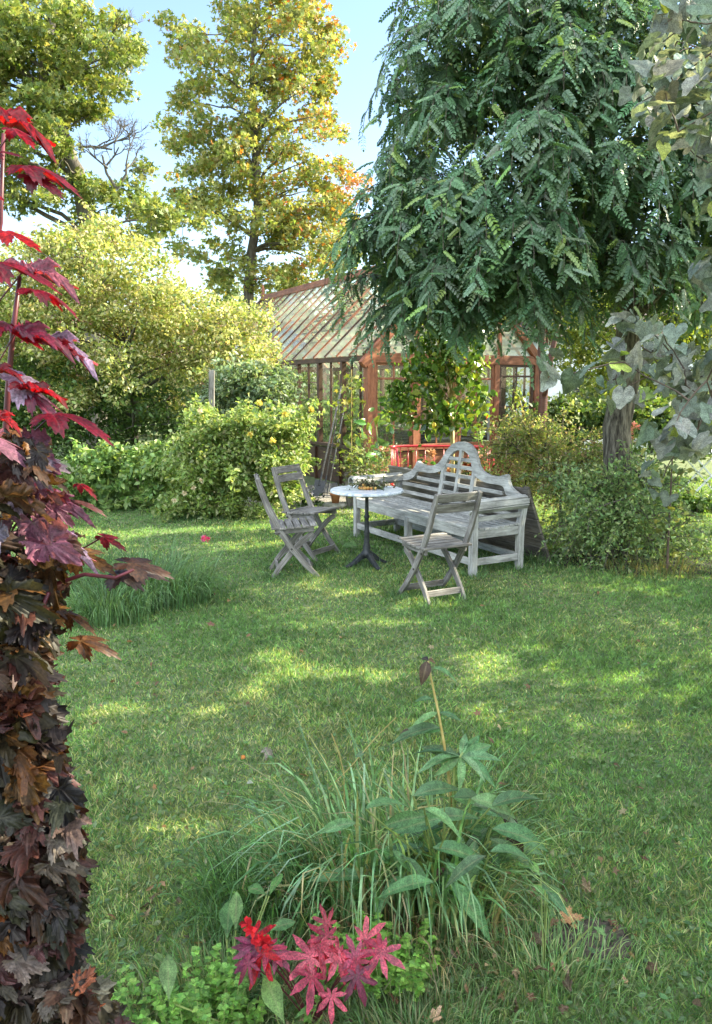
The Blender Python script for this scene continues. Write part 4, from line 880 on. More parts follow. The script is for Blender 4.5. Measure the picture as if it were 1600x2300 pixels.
# tall tomato-like vine plant on a cane at the greenhouse wall
c = P(790, 1060, 10.95) * (1, 1, 0); t = thing('staked_vine', 'thin yellowing vine climbing a cane beside the old planter', 'plant', tuple(c)); top = P(790, 830, 10.95)
MB().tube([c, top], .008, 6).build('cane', M['tan_stem'], t)
n = 170; q = rng.random(n); p = c + (top - c) * q[:, None] * .92 + rng.standard_normal((n, 3)) * (.11, .1, .05) + (0, 0, .1); leaves('foliage', T_MAPLE, p, frames(rdir(n, .6), rdir(n, -.4)), .085 * (.6 + .7 * rng.random(n)), pal(n, [(.2, .25, .05), (.34, .33, .07), (.12, .18, .04)]), M['leaf'], t)
# ---- citrus tree behind the bench
CT = [(1000, 760, 60, 40), (960, 800, 60, 50), (1040, 810, 50, 45), (930, 850, 40, 45), (1010, 860, 60, 40), (1070, 870, 30, 30), (960, 910, 55, 45), (1030, 930, 50, 30), (905, 920, 35, 40), (985, 960, 40, 22), (960, 730, 50, 40), (1040, 740, 50, 40), (890, 890, 25, 30)]
b = P(1017, 1085, 9.2) * (1, 1, 0); t = thing('lemon_tree', 'small lemon tree with glossy leaves and yellow lemons standing behind the bench', 'tree', tuple(b))
mb = MB(); f_ = P(1016, 930, 9.2); mb.tube([b, (b + f_) / 2 + (.01, 0, 0), f_], [.03, .026, .023], 10); px, py, _ = sample_ells(CT, 130); C = P(px, py, 9.2 + rng.standard_normal(130) * .16)
for k in range(34): limb(mb, f_ + (0, 0, rng.random() * .25), C[k], .008, .002, .1, 6, .06)
mb.build('trunk', M['tan_stem'], t, smooth=True)
p = clump_leaves(C, 15, .13, 1); n = len(p); leaves('crown', [T_LANCE, T_OVAL], p, frames(rdir(n, .4), rdir(n, -.9)), .10 * (.6 + .6 * rng.random(n)), pal(n, [(.09, .17, .03), (.14, .24, .04), (.06, .12, .02), (.25, .33, .05)]), M['leaf_gloss'], t, wide=np.full(n, 1.5))
M['lemon'] = surf_mat('lemon_peel', (.62, .42, .03), (.7, .5, .05), 60, .45, .3, .001)
for a, b2 in ((1060, 914), (1027, 838), (975, 962), (1048, 906), (958, 868), (1005, 915)): c = P(a, b2, 8.98); MB().lathe([(.003, 0), (.014, .008), (.024, .03), (.024, .045), (.013, .066), (.004, .074)], c, 14).build('lemon', M['lemon'], t, smooth=True)
# bright seedling right of it, with red flower
def leafy(name, lab, base, pts_px, Y, n, size, cols, mat='leaf_gloss', T=T_LANCE, r=.05, stem='green_stem', cat='plant', wide=1.6):
    t = thing(name, lab, cat, tuple(base)); P3 = [P(a, b, Y) for a, b in pts_px]; MB().tube([np.array(base)] + P3, .008, 6).build('stems', M[stem], t, smooth=True)
    A = np.array([base] + P3); k = rng.integers(1, len(A), n); q = rng.random((n, 1)); p = A[k - 1] * (1 - q) + A[k] * q + rng.standard_normal((n, 3)) * r
    leaves('foliage', T, p, frames(rdir(n, .5), rdir(n, .3)), size * (.6 + .6 * rng.random(n)), pal(n, cols), M[mat], t, wide=np.full(n, wide)); return t
t = leafy('potted_citrus', 'young shrub with bright upright leaves right of the lemon tree', P(1075, 1080, 9.9) * (1, 1, 0), [(1078, 1010), (1070, 960), (1085, 920), (1095, 880)], 9.9, 46, .11, [(.2, .3, .04), (.14, .24, .04)], r=.09)
bloom(P(1094, 936, 9.75), .03, [(.7, .1, .03)], t, 'red_flower', 16)
t = leafy('climbing_plant', 'tall thin plant with yellow-green leaves rising from the shrub at the greenhouse right corner', P(1195, 1060, 9.6) * (1, 1, 0), [(1200, 1000), (1190, 955), (1175, 925), (1165, 890), (1155, 880)], 9.6, 60, .09, [(.25, .33, .06), (.3, .33, .1)], r=.05, stem='tan_stem')
leafy('broadleaf_herb', 'bright green broad leaves at the left foot of the lemon tree', P(855, 1050, 10.2) * (1, 1, 0), [(850, 1000), (845, 960), (840, 940)], 10.2, 44, .15, [(.13, .24, .05), (.08, .17, .05), (.25, .34, .06)], r=.12)
# dried hydrangea behind bench
t = thing('hydrangea_bush', 'dried orange and tan hydrangea heads showing through the bench back', 'bush', tuple(P(1010, 1120, 9.6) * (1, 1, 0)))
for a, b_, col in ((968, 1020, 0), (1000, 1040, 1), (1012, 1062, 0), (1045, 1040, 2), (1062, 1048, 2), (1050, 1068, 0), (1030, 1056, 1), (1072, 1070, 1), (990, 1062, 1), (1085, 1030, 0)):
    c = P(a, b_, 9.45 + .1 * rng.random()); bloom(c, .075, [[(.6, .32, .14), (.68, .45, .25)], [(.62, .42, .24), (.5, .3, .16)], [(.6, .16, .07), (.66, .28, .12)]][col], t, 'flower_head', 60); 
p = P(1020, 1080, 9.6) + rng.standard_normal((260, 3)) * (.26, .1, .16); leaves('foliage', T_OVAL, p, frames(rdir(260, .6), rdir(260)), .09, pal(260, GRN), M['leaf'], t)
mb = MB()
for k in range(12): q = P(975 + 110 * rng.random(), 1060, 9.6); mb.tube([P(1020, 1120, 9.6) * (1, 1, 0), q], .005, 5)
mb.build('stems', M['twig'], t)
# ---- right-hand shrub in front of the thick trunk
SB1 = [(1190, 1010, 80, 40), (1150, 1040, 60, 40), (1270, 1040, 110, 60), (1210, 970, 60, 30), (1240, 1090, 60, 50), (1160, 990, 40, 25), (1330, 1030, 70, 50)]
tree('spirea_bush', 'spreading shrub with sunlit yellow and pink-tipped sprays right of the bench', 'bush', SB1, 8.8, .4, P(1260, 1215, 8.7) * (1, 1, 0), [P(1260, 1100, 8.7)], .03, 190, 50, .23, .045, [(.32, .37, .11), (.42, .45, .18), (.22, .30, .08), (.45, .35, .22)], T_DIAMOND, nlimb=80, up=.5, sprays=200)
SB2 = [(1310, 1110, 60, 45), (1370, 1130, 80, 60), (1440, 1170, 80, 55), (1350, 1195, 75, 50), (1325, 1190, 40, 45), (1475, 1100, 40, 40), (1520, 1190, 45, 35), (1415, 1070, 40, 30), (1300, 1080, 35, 30), (1420, 1230, 70, 22)]
tree('berberis_bush', 'dense dark green shrub with fine leaves round the foot of the thick trunk', 'bush', SB2, 7.5, .5, P(1370, 1262, 7.6) * (1, 1, 0), [P(1370, 1150, 7.7)], .03, 190, 44, .25, .046, [(.18, .28, .11), (.25, .36, .14), (.13, .21, .08), (.33, .41, .17)], T_DIAMOND, nlimb=110, up=.5, sprays=190)
t = thing('thin_sapling', 'thin black-stemmed sapling standing in front of the dark shrub at the right', 'sapling', tuple(P(1500, 1262, 6.9) * (1, 1, 0)))
mb = MB(); b0 = P(1500, 1262, 6.9) * (1, 1, 0); mb.tube([b0, P(1503, 1180, 6.9), P(1507, 1100, 6.9), P(1512, 1000, 6.9)], [.012, .010, .008, .006], 6)
for a, b_ in (((1502, 1190), (1566, 1150)), ((1504, 1130), (1450, 1080)), ((1500, 1215), (1460, 1180)), ((1506, 1090), (1545, 1060)), ((1566, 1150), (1570, 1135))): limb(mb, P(*a, 6.9), P(*b_, 6.8), .006, .002, .05, 5)
mb.build('trunk', M['twig'], t)
n = 130; p = P(1505, 1080, 6.9) + rng.standard_normal((n, 3)) * (.14, .12, .3); leaves('crown', T_HEART, p, frames(rdir(n, .6), rdir(n, -.6)), .05 * (.6 + .6 * rng.random(n)), pal(n, [(.09, .13, .05), (.25, .27, .07)]), M['leaf'], t)
t = thing('hibiscus_plant', 'tall plant with coral pink flowers just right of the thick trunk', 'plant', tuple(P(1425, 1100, 9.4) * (1, 1, 0)))
MB().tube([P(1425, 1100, 9.4) * (1, 1, 0), P(1420, 1000, 9.4), P(1428, 955, 9.3)], .01, 6).build('stems', M['green_stem'], t)
for a, b_ in ((1425, 952), (1434, 960), (1418, 962), (1418, 985), (1417, 975)): bloom(P(a, b_, 9.2), .042, [(.8, .32, .26), (.82, .45, .34)], t, n=22)
plantlet(t, P(1425, 1060, 9.4), 200, .2, .5, .07, GRN)
SB3 = [(1430, 920, 90, 40), (1330, 950, 60, 40), (1500, 950, 80, 60), (1560, 960, 60, 60), (1280, 960, 60, 50), (1240, 930, 40, 30)]
tree('laurel_bush', 'rounded dark green shrub behind the thick trunk beyond the white chairs', 'bush', SB3, 13.5, .7, P(1400, 1075, 13.5) * (1, 1, 0), [P(1400, 990, 13.5)], .05, 240, 75, .3, .09, [(.05, .10, .03), (.09, .15, .04), (.2, .26, .06)], T_OVAL, nlimb=60, sprays=60)
tree('phlox_clump', 'low leafy border plants with a pink flower under the white folding table', 'plant', [(1540, 1130, 50, 14), (1480, 1120, 60, 16), (1585, 1128, 40, 12)], 10.4, .3, P(1530, 1155, 10.4) * (1, 1, 0), [P(1530, 1140, 10.4)], .012, 60, 40, .13, .08, [(.1, .18, .05), (.15, .24, .06)], T_OVAL, nlimb=15, bark='green_stem')
# ---- cherry with two shiny stems
t = thing('cherry_tree', 'slender cherry tree with two shiny red-brown stems beside the greenhouse', 'tree', tuple(P(1218, 1075, 12.8) * (1, 1, 0)))
mb = MB(); b0 = P(1218, 1075, 12.8) * (1, 1, 0); a = P(1222, 870, 12.8); mb.tube([b0, P(1217, 960, 12.8), a, P(1215, 790, 12.8), P(1222, 720, 12.8), P(1232, 600, 12.8)], [.085, .075, .07, .055, .045, .03], 10)
mb.tube([P(1219, 900, 12.8), P(1232, 840, 12.7), P(1240, 790, 12.7), P(1262, 700, 12.6)], [.055, .05, .045, .03], 10)
for k in range(34): 
    s0 = P(1215 + 20 * rng.random(), 700 + 90 * rng.random(), 12.8); limb(mb, s0, s0 + np.array([rng.standard_normal() * .6, rng.standard_normal() * .5, .6 + .9 * rng.random()]), .012, .003, .05, 5)
mb.build('trunk', M['bark_cherry'], t, smooth=True)
px, py, _ = sample_ells([(1230, 650, 130, 90), (1180, 600, 110, 80), (1300, 620, 90, 90)], 150); p = clump_leaves(P(px, py, 12.8 + rng.standard_normal(150) * .7), 45, .28); p = p[~sun_open(p)]; n = len(p)
leaves('crown', T_OVAL, p, frames(rdir(n, .3), rdir(n, -.8)), .085 * (.6 + .6 * rng.random(n)), pal(n, [(.17, .23, .04), (.26, .3, .05), (.1, .15, .03)]), M['leaf'], t)
# ---- backlit trees at the right rear
BT = [(1280, 700, 60, 60), (1340, 790, 80, 70), (1290, 820, 60, 60), (1420, 700, 110, 90), (1540, 650, 110, 120), (1560, 800, 90, 80), (1440, 830, 90, 60), (1650, 700, 120, 200)]
tree('hazel_tree', 'sunlit yellow-green tree glimpsed behind the thick trunk at the right rear', 'tree', BT, 15.5, 1.3, P(1400, 1060, 15.5) * (1, 1, 0), [P(1400, 900, 15.5), P(1420, 760, 15.5)], .1, 260, 62, .36, .10, [(.2, .26, .04), (.28, .32, .05), (.12, .17, .04)], T_OVAL, nlimb=80)
# crowns beyond and outside the frame on the sun's side: these shade the seat and the lawn
def crown_tree(name, label, c, rad, nl, size, base, r0, cols, group='trees to the right of the lawn'):
    base = np.array(base, float); t = thing(name, label, 'tree', tuple(base), group); c = np.array(c, float); rad = np.array(rad, float)
    mb = MB(); mb.tube([base, (base + c) / 2 + rng.standard_normal(3) * .15, c], [r0 * 1.2, r0, r0 * .6], 10)
    C = c + norm(rng.standard_normal((110, 3))) * (rng.random((110, 1)) ** .4) * rad * .92
    for k in range(60):
        s_ = base + (c - base) * (.45 + .5 * rng.random()); seg = s_ + (C[k] - s_) * np.linspace(0, 1, 9)[:, None]
        if not sun_open(seg, .06, .0).any(): limb(mb, s_, C[k], r0 * .22, .006, .05, 7, .03)
    mb.build('trunk', M['bark'], t, smooth=True)
    p = clump_leaves(C, nl * 2 // 110, .62, .7); p = p[~sun_open(p, .02)]; g = p - SUN * (p[:, 2:3] / SUN[2]); pr = g @ PERP
    p = p[(pr > -8.0 + .2 * np.sin(g[:, 0] * 3))]; n = len(p)
    leaves('crown', T_OVAL, p, frames(rdir(n, .6), rdir(n, -.4)), size * .66 * (.6 + .8 * rng.random(n)), pal(n, cols), M['leaf'], t)
CG = [(.12, .19, .04), (.17, .24, .05), (.09, .14, .03)]
crown_tree('lime_tree', 'broad leafy tree standing right of the lawn, second from the camera', (5.9, 3.9, 4.0), (2.0, 2.0, 2.3), 8500, .15, (6.2, 4.1, 0), .16, CG)
crown_tree('lime_tree', 'broad leafy tree standing right of the lawn, third from the camera', (6.4, 6.7, 4.5), (2.3, 2.2, 2.7), 9500, .15, (6.7, 6.9, 0), .18, CG)
crown_tree('lime_tree', 'broad leafy tree farthest back along the right of the lawn', (7.4, 9.6, 4.6), (2.2, 1.8, 2.6), 8500, .14, (7.6, 9.7, 0), .16, CG)
crown_tree('lime_tree', 'low-branched tree close on the right of the camera', (4.5, 1.9, 3.2), (1.5, 1.6, 1.5), 6000, .13, (4.8, 1.8, 0), .12, CG)
# ---- LOCUST tree (drooping fronds)
lob = [(1010, 110, 130, 130, 7.3), (1130, 60, 150, 100, 7.0), (1320, 70, 170, 110, 6.9), (960, 240, 80, 90, 7.4), (950, 480, 130, 130, 6.9), (900, 540, 95, 90, 7.0), (1050, 440, 120, 70, 6.7), (1180, 330, 150, 80, 6.6), (1150, 540, 140, 120, 6.5), (1060, 610, 150, 90, 6.8),
       (1320, 230, 120, 80, 6.7), (1330, 380, 150, 70, 6.5), (1330, 560, 170, 120, 7.0), (1470, 120, 140, 140, 6.8), (1470, 400, 130, 130, 7.1), (1480, 620, 140, 110, 7.6), (1180, 660, 110, 55, 7.0), (980, 650, 100, 50, 7.3), (1240, 160, 130, 80, 6.6), (1060, 240, 90, 60, 6.9), (1700, 350, 160, 300, 7.4), (1580, 230, 110, 170, 7.3), (1600, 500, 110, 150, 7.5), (1580, 660, 90, 70, 7.8), (1010, 690, 80, 40, 7.2), (1120, 700, 100, 42, 7.1), (890, 630, 45, 55, 7.2), (930, 690, 40, 35, 7.3), (1250, -60, 380, 90, 7.2), (930, 380, 60, 70, 7.1)]
tb0 = G(1392, 1215); tb0 = np.array([2.62, 7.75, 0]); t = thing('locust_tree', 'large drooping locust tree with thick furrowed trunk, its ferny crown overhanging the bench', 'tree', tuple(tb0))
mb = MB(); tt_ = [tb0, P(1390, 1060, 7.85), P(1385, 960, 7.9), P(1408, 850, 7.95), P(1412, 740, 8.0), P(1400, 640, 8.0), P(1370, 480, 8.0), P(1300, 300, 8.0)]
mb.tube(tt_, [.17, .148, .138, .13, .12, .11, .09, .06], 20)
for a in ((1412, 700, 1560, 520), (1410, 730, 1500, 640), (1400, 640, 1200, 420), (1385, 560, 1130, 520), (1400, 600, 1150, 300), (1400, 620, 1500, 300), (1350, 430, 1000, 200), (1350, 430, 1200, 100), (1400, 640, 1050, 600), (1320, 350, 1420, 80), (1380, 560, 1000, 460)):
    limb(mb, P(a[0], a[1], 8.0), P(a[2], a[3], 7.3 + .4 * rng.random()), .055, .015, .1, 8, .05)
fp = []; ft = []; fn = []; fs_ = []; cores = []
for (a, b_, ra, rb, Y) in lob:
    c = P(a, b_, Y); sx = ra * Y / F; sz = rb * Y / F; sy = min(sx, .75); cores.append((c, sx, sy, sz))
    nb = int(15 * (ra * rb / 12000) + 6)
    for k in range(nb):
        d = rng.standard_normal(3); d /= np.linalg.norm(d); d[1] = -abs(d[1]) if rng.random() < .72 else d[1]; d[2] = d[2] * .8 + .1
        p0 = c + d * np.array([sx, sy, sz]) * .62; hor = np.array([d[0] + .1 * rng.standard_normal(), d[1], 0]); hor /= np.linalg.norm(hor) + 1e-6
        L = .26 + .36 * rng.random(); pts = []; az = rng.standard_normal() * .25; hor = hor + np.array([-hor[1], hor[0], 0]) * az; 
        for i in range(8): q = i / 7; pts.append(p0 + hor * L * .75 * math.sin(q * 1.5) + np.array([0, 0, .12 * math.sin(q * 2.2) - L * .95 * q * q]))
        mb.tube(pts[::2] + [pts[-1]], [.006, .005, .004, .003, .002], 4, cap=False)
        for i in range(15):
            q = (i + rng.random()) / 15 * 7; j = min(int(q), 6); pt = pts[j] + (pts[j + 1] - pts[j]) * (q - j); tg = pts[j + 1] - pts[j]; tg /= np.linalg.norm(tg)
            sd = np.cross(tg, (0, 0, 1)); sd /= np.linalg.norm(sd) + 1e-6; sg = 1 if i % 2 else -1
            fp.append(pt); ft.append(tg * .5 + sd * sg * (.7 + .5 * rng.random()) + hor * .3 * rng.random() + np.array([0, 0, -.4 - .8 * rng.random()]) + rng.standard_normal(3) * .15); fn.append(hor * .6 + np.array([0, 0, .8]) + rng.standard_normal(3) * .35); fs_.append(.12 + .09 * rng.random())
mb.build('trunk', M['bark'], t, smooth=True)
fp = np.array(fp); ft = np.array(ft); fn = np.array(fn); fs_ = np.array(fs_); k = ~sun_open(fp + norm(ft) * .08, .05); g = fp - SUN * (fp[:, 2:3] / SUN[2]); fp, ft, fn, fs_ = fp[k], ft[k], fn[k], fs_[k]; n = len(fp)
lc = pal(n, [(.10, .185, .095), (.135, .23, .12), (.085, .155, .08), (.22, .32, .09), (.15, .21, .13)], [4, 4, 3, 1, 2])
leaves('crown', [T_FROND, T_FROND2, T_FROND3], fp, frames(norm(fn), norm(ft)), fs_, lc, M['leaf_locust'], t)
print('fronds', n)
inner = []
for c, sx, sy, sz in cores:
    m = int(900 * sx * sz / .3); inner.append(c + np.array([0, .45, 0]) + norm(rng.standard_normal((m, 3))) * rng.random((m, 1)) ** .5 * np.array([sx * .9, .5, sz * .9]))
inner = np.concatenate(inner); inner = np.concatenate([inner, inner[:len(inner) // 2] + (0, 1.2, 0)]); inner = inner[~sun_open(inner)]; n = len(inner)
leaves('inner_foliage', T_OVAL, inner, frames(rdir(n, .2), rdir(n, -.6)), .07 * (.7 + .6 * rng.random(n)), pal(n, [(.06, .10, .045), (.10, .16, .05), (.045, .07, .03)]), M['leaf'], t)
# ---- near linden leaves, right edge
NE = [(1560, 60, 80, 70), (1500, 90, 60, 60), (1560, 180, 80, 80), (1470, 200, 50, 50), (1520, 270, 80, 60), (1480, 330, 40, 40), (1570, 350, 60, 90), (1540, 470, 60, 50), (1590, 600, 40, 60), (1490, 740, 60, 30), (1560, 730, 60, 40), (1460, 800, 80, 35), (1540, 830, 80, 50), (1360, 810, 45, 22), (1260, 868, 30, 10), (1320, 880, 25, 12), (1400, 860, 50, 22),
      (1560, 900, 60, 50), (1480, 900, 50, 40), (1520, 970, 70, 35), (1570, 990, 40, 40), (1500, 1030, 20, 20), (1430, 740, 40, 40), (1680, 400, 100, 300), (1680, 850, 100, 150), (1500, 1080, 14, 22), (1260, 850, 12, 12)]
b0 = np.array([2.1, 2.9, 0]); t = thing('linden_tree', 'young linden with large green leaves, tinted grey for sun glare, hanging into view close at the right edge', 'tree', tuple(b0))
mb = MB(); tk = [b0, np.array([2.05, 2.9, 1.2]), np.array([2.0, 2.85, 2.4]), np.array([1.95, 2.8, 3.6])]; mb.tube(tk, [.06, .05, .04, .025], 12)
px, py, k = sample_ells(NE, 110); C = P(px, py, 2.75 + .25 * rng.standard_normal(110))
C = C[np.argsort(-C[:, 0])]; nodes = [np.array([2.0, 2.85, z]) for z in (1.4, 1.7, 2.0, 2.3, 2.6, 2.9, 3.2)]
for c in C:
    N2 = np.array(nodes); dd = np.linalg.norm(N2 - c, axis=1) + .35 * np.maximum(0, c[0] - N2[:, 0]) ; a = N2[np.argmin(dd)]; q = limb(mb, a, c, .0045 if a[0] > 1.9 else .003, .0018, .06, 5, .05); nodes += q[1:]
mb.build('trunk', M['twig'], t, smooth=True)
p = clump_leaves(C, 6, .09, .9); p = p[~sun_open(p)]; n = len(p)
leaves('crown', [T_HEART, T_HEART2], p, frames(rdir(n, .5) + np.array([-.2, -.4, 0]), rdir(n, -1.1)), .058 * (.6 + .7 * rng.random(n)), pal(n, [(.14, .17, .13), (.19, .22, .18), (.26, .28, .24), (.32, .38, .10), (.2, .2, .14)], [5, 4, 2.5, .7, .8]), M['leaf_near'], t)  # palette greyed to carry the pale sun glare over these near leaves
# ---- crimson maple, near left
b0 = np.array([-.60, 1.22, 0]); t = thing('crimson_maple', 'young crimson maple close at the left edge, bright red leaves above brown withered ones', 'tree', tuple(b0))
mb = MB(); st = [b0, np.array([-.585, 1.2, .6]), np.array([-.575, 1.2, 1.0]), P(8, 1060, 1.22), P(18, 880, 1.22), P(30, 740, 1.22), P(45, 620, 1.22)]
mb.tube(st, [.016, .013, .011, .0055, .0045, .004, .003], 10); mb.tube([P(-30, 700, 1.25), P(2, 500, 1.25), P(8, 300, 1.25)], [.004, .0035, .003], 8)
mb.tube([np.array([-.58, 1.2, .8]), P(40, 1500, 1.15), P(100, 1320, 1.12), P(190, 1290, 1.12), P(260, 1298, 1.12), P(300, 1280, 1.12)], [.006, .005, .004, .003, .003, .002], 8)
mb.tube([np.array([-.585, 1.2, .75]), P(30, 1500, 1.15), P(80, 1400, 1.1), P(110, 1330, 1.1)], [.006, .006, .005, .003], 8)
RED = [(.15, .004, .009), (.23, .007, .009), (.09, .004, .012)]; PUR = [(.09, .012, .03), (.15, .05, .08), (.22, .16, .22)]; BRN = [(.055, .026, .014), (.11, .048, .014), (.035, .028, .015), (.07, .022, .018), (.03, .02, .018)]; GRY = [(.07, .03, .028), (.055, .042, .032), (.10, .072, .055), (.04, .036, .022), (.15, .125, .105), (.07, .032, .026), (.03, .028, .025)]
spec = []   # base px, tip px, roll (0 = blade seen edge-on and level, 90 = facing us), colour set, tip nearer (-) or farther (+)
for s in ((-10, 262, 175, 298, 35, RED), (60, 372, 215, 412, 30, RED), (70, 395, 165, 470, 62, RED), (30, 290, 95, 352, 70, RED), (12, 520, 128, 497, 24, RED), (-20, 590, 168, 610, 30, RED), (60, 600, 205, 680, 40, PUR), (78, 650, 210, 692, 30, RED), (-20, 725, 150, 742, 25, RED),
          (40, 740, 190, 838, 55, PUR), (100, 762, 255, 860, 40, PUR), (120, 770, 200, 850, 70, RED), (-10, 830, 80, 802, 26, RED), (60, 870, 180, 868, 22, RED), (40, 850, 160, 975, 55, PUR), (120, 930, 280, 1000, 30, RED), (-5, 930, 82, 948, 45, RED), (70, 885, 170, 960, 60, PUR),
          (-20, 1010, 110, 1000, 30, RED), (30, 985, 150, 1005, 25, BRN), (180, 1088, 240, 1098, 30, RED), (60, 1090, 150, 1120, 70, PUR), (105, 1120, 240, 1160, 55, PUR), (0, 1150, 110, 1190, 75, PUR), (90, 1060, 190, 1060, 40, BRN), (150, 1125, 260, 1132, 25, BRN), (110, 1205, 250, 1280, 50, PUR), (232, 1206, 300, 1240, 40, RED),
          (290, 1265, 412, 1238, 38, BRN), (270, 1290, 350, 1190, 60, BRN), (160, 1240, 290, 1290, 30, BRN), (-10, 440, 25, 465, 30, RED), (180, 1440, 275, 1395, 55, BRN), (0, 1060, 90, 1075, 50, PUR), (150, 1380, 230, 1340, 50, BRN), (60, 1330, 120, 1250, 60, BRN), (0, 1450, 130, 1440, 40, BRN), (-30, 340, 60, 300, 50, RED)):
    spec.append(s)
pos = []; tipv = []; nrm_ = []; sz = []; cl = []
for (a, b_, c_, d_, roll, cs) in spec:
    Y = 1.18 + .04 * np.clip(rng.standard_normal(), -1, 1); p0 = P(a, b_, Y); p1 = P(c_, d_, Y - .02 + .03 * np.clip(rng.standard_normal(), -1, 1)); tv = p1 - p0; L = min(np.linalg.norm(tv), 1.08 * math.hypot(c_ - a, d_ - b_) * Y / F)
    roll = roll * .5; u = np.array([0, -math.sin(R(roll)), math.cos(R(roll))]); pos.append(p0); tipv.append(tv); nrm_.append(u); sz.append(L * (.76 if b_ < 1200 else .8)); cl.append(pal(1, cs)[0])
edge_y = [980, 1060, 1150, 1240, 1300, 1400, 1500, 1600, 1700, 1800, 1900, 2000, 2100, 2200, 2330]; edge_x = [120, 155, 200, 195, 180, 180, 118, 130, 165, 190, 210, 212, 205, 235, 320]
for k in range(1150):
    y = 985 + (2330 - 985) * rng.random() ** .85; ex = np.interp(y, edge_y, edge_x); x = -60 + (ex + 20) * rng.random() ** .8; Y = 1.16 + .09 * rng.standard_normal(); Y = max(1.04, Y)
    if y < 1450 and rng.random() < .55: continue
    p0 = P(x, y, Y); s = .032 + .038 * rng.random(); az = rng.random() * 3.6 - 2.3; tv = np.array([abs(math.cos(az)) * .9 + .1, math.sin(az) * .8, -.35 + .35 * rng.standard_normal()])
    pos.append(p0 - norm(tv) * s * .35); tipv.append(tv); nrm_.append(np.array([.3 * rng.standard_normal(), -.35 + .5 * rng.standard_normal(), .8])); sz.append(s)
    cs = (PUR if rng.random() < .35 else BRN) if y < 1250 else (BRN if y < 1750 or rng.random() < .35 else GRY)
    if y > 1500 and rng.random() < .03: cs = [(.22, .07, .03)]
    cl.append(pal(1, cs)[0])
pos = np.array(pos); tipv = np.array(tipv); nrm_ = np.array(nrm_); nrm_ = norm(nrm_ + .12 * rng.standard_normal(nrm_.shape)); n = len(pos)
nv = len(spec)
leaves('upper_leaves', [T_NMAPLE, T_NMAPLE2, T_CR[0]], pos[:nv], frames(nrm_[:nv], norm(tipv[:nv])), np.array(sz)[:nv], np.array(cl)[:nv], M['leaf_red'], t, wide=.46 + .2 * rng.random(nv))
leaves('withered_leaves', T_CR + [T_NMAPLE2], pos[nv:], frames(nrm_[nv:], norm(tipv[nv:])), np.array(sz)[nv:], np.array(cl)[nv:], M['leaf_near'], t)
for k in range(0, n, 3):
    q = np.array([-.58, 1.2, max(.1, pos[k][2] - .12)]); mb.tube([q, (q + pos[k]) / 2 + (0, 0, .012), pos[k]], .0012, 4, cap=False)
mb.build('trunk', M['red_twig'], t, smooth=True)
# ---- lawn: blades over the whole visible lawn
def blades(name, X, Y, hgt, wid, cols, lean=.5, z=0, mat='blade', parent=None, origin=None):
    n = len(X); p = np.stack([X, Y, np.full(n, z)], 1); tip = np.stack([rng.standard_normal(n) * lean, rng.standard_normal(n) * lean, np.ones(n)], 1)
    az = rng.random(n) * 2 * math.pi; nr = np.stack([np.cos(az), np.sin(az), np.full(n, .2)], 1)
    tipn = norm(tip); nz = norm(nr - tipn * (nr * tipn).sum(1, keepdims=True)); x = np.cross(tipn, nz); fr = np.stack([x, tipn, nz], -1)
    return leaves(name, T_BLADE, p, fr, hgt, cols, M[mat], parent, origin, wide=wid / hgt)
N1 = 430000; u = rng.random(N1); Dn = 1.45 * (14.5 / 1.45) ** (u ** .80); X = (rng.random(N1) * 2 - 1) * (Dn * .52 + 1.3); Yb = Dn
dist = Dn; hgt = (.022 + .022 * rng.random(N1)) * (1 + .25 * np.sin(X * 3 + Yb * 2)); wid = .0022 + .0008 * dist
pn = np.sin(X * 2.3 + 1.3 * np.sin(Yb * 1.7)) * np.sin(Yb * 2.9 + X); dry = np.clip(.13 + .20 * pn + .35 * np.exp(-((X + .3) ** 2 + (Yb - 3.4) ** 2) / 1.2) + .25 * np.exp(-((X - .2) ** 2 + (Yb - 6.8) ** 2) / .8) + .3 * np.exp(-((X + .7) ** 2 + (Yb - 2.5) ** 2) / .15), 0, .85) 
cc = pal(N1, [(.135, .255, .085), (.19, .33, .11), (.11, .215, .07)]); m = rng.random(N1) < dry; cc[m] = pal(int(m.sum()), [(.33, .38, .15), (.44, .44, .23), (.25, .33, .11)])
# thin out under the beds
keep = ~((Yb > 11.2) & (X > -1.6) & (X < .3)) & ~(((X - G(1330, 2115)[0]) / .12) ** 2 + ((Yb - G(1330, 2115)[1]) / .09) ** 2 < 1)
o = blades('lawn_grass', X[keep], Yb[keep], hgt[keep], wid[keep], cc[keep], .75); tag(o, 'mown lawn grass with drier yellow patches', 'grass', kind='stuff')
n = 9000; u = rng.random(n); Dn = 1.5 * (11 / 1.5) ** u; X = (rng.random(n) * 2 - 1) * (Dn * .5 + .3); p = np.stack([X, Dn, .018 + .012 * rng.random(n)], 1)
o = leaves('clover', T_OVAL, p, frames(rdir(n, 2.2), rdir(n)), .024 * (.6 + .7 * rng.random(n)), pal(n, [(.09, .17, .06), (.14, .22, .09), (.07, .13, .04)]), M['leaf']); tag(o, 'clover and small weed leaves scattered in the lawn', 'clover', kind='stuff')
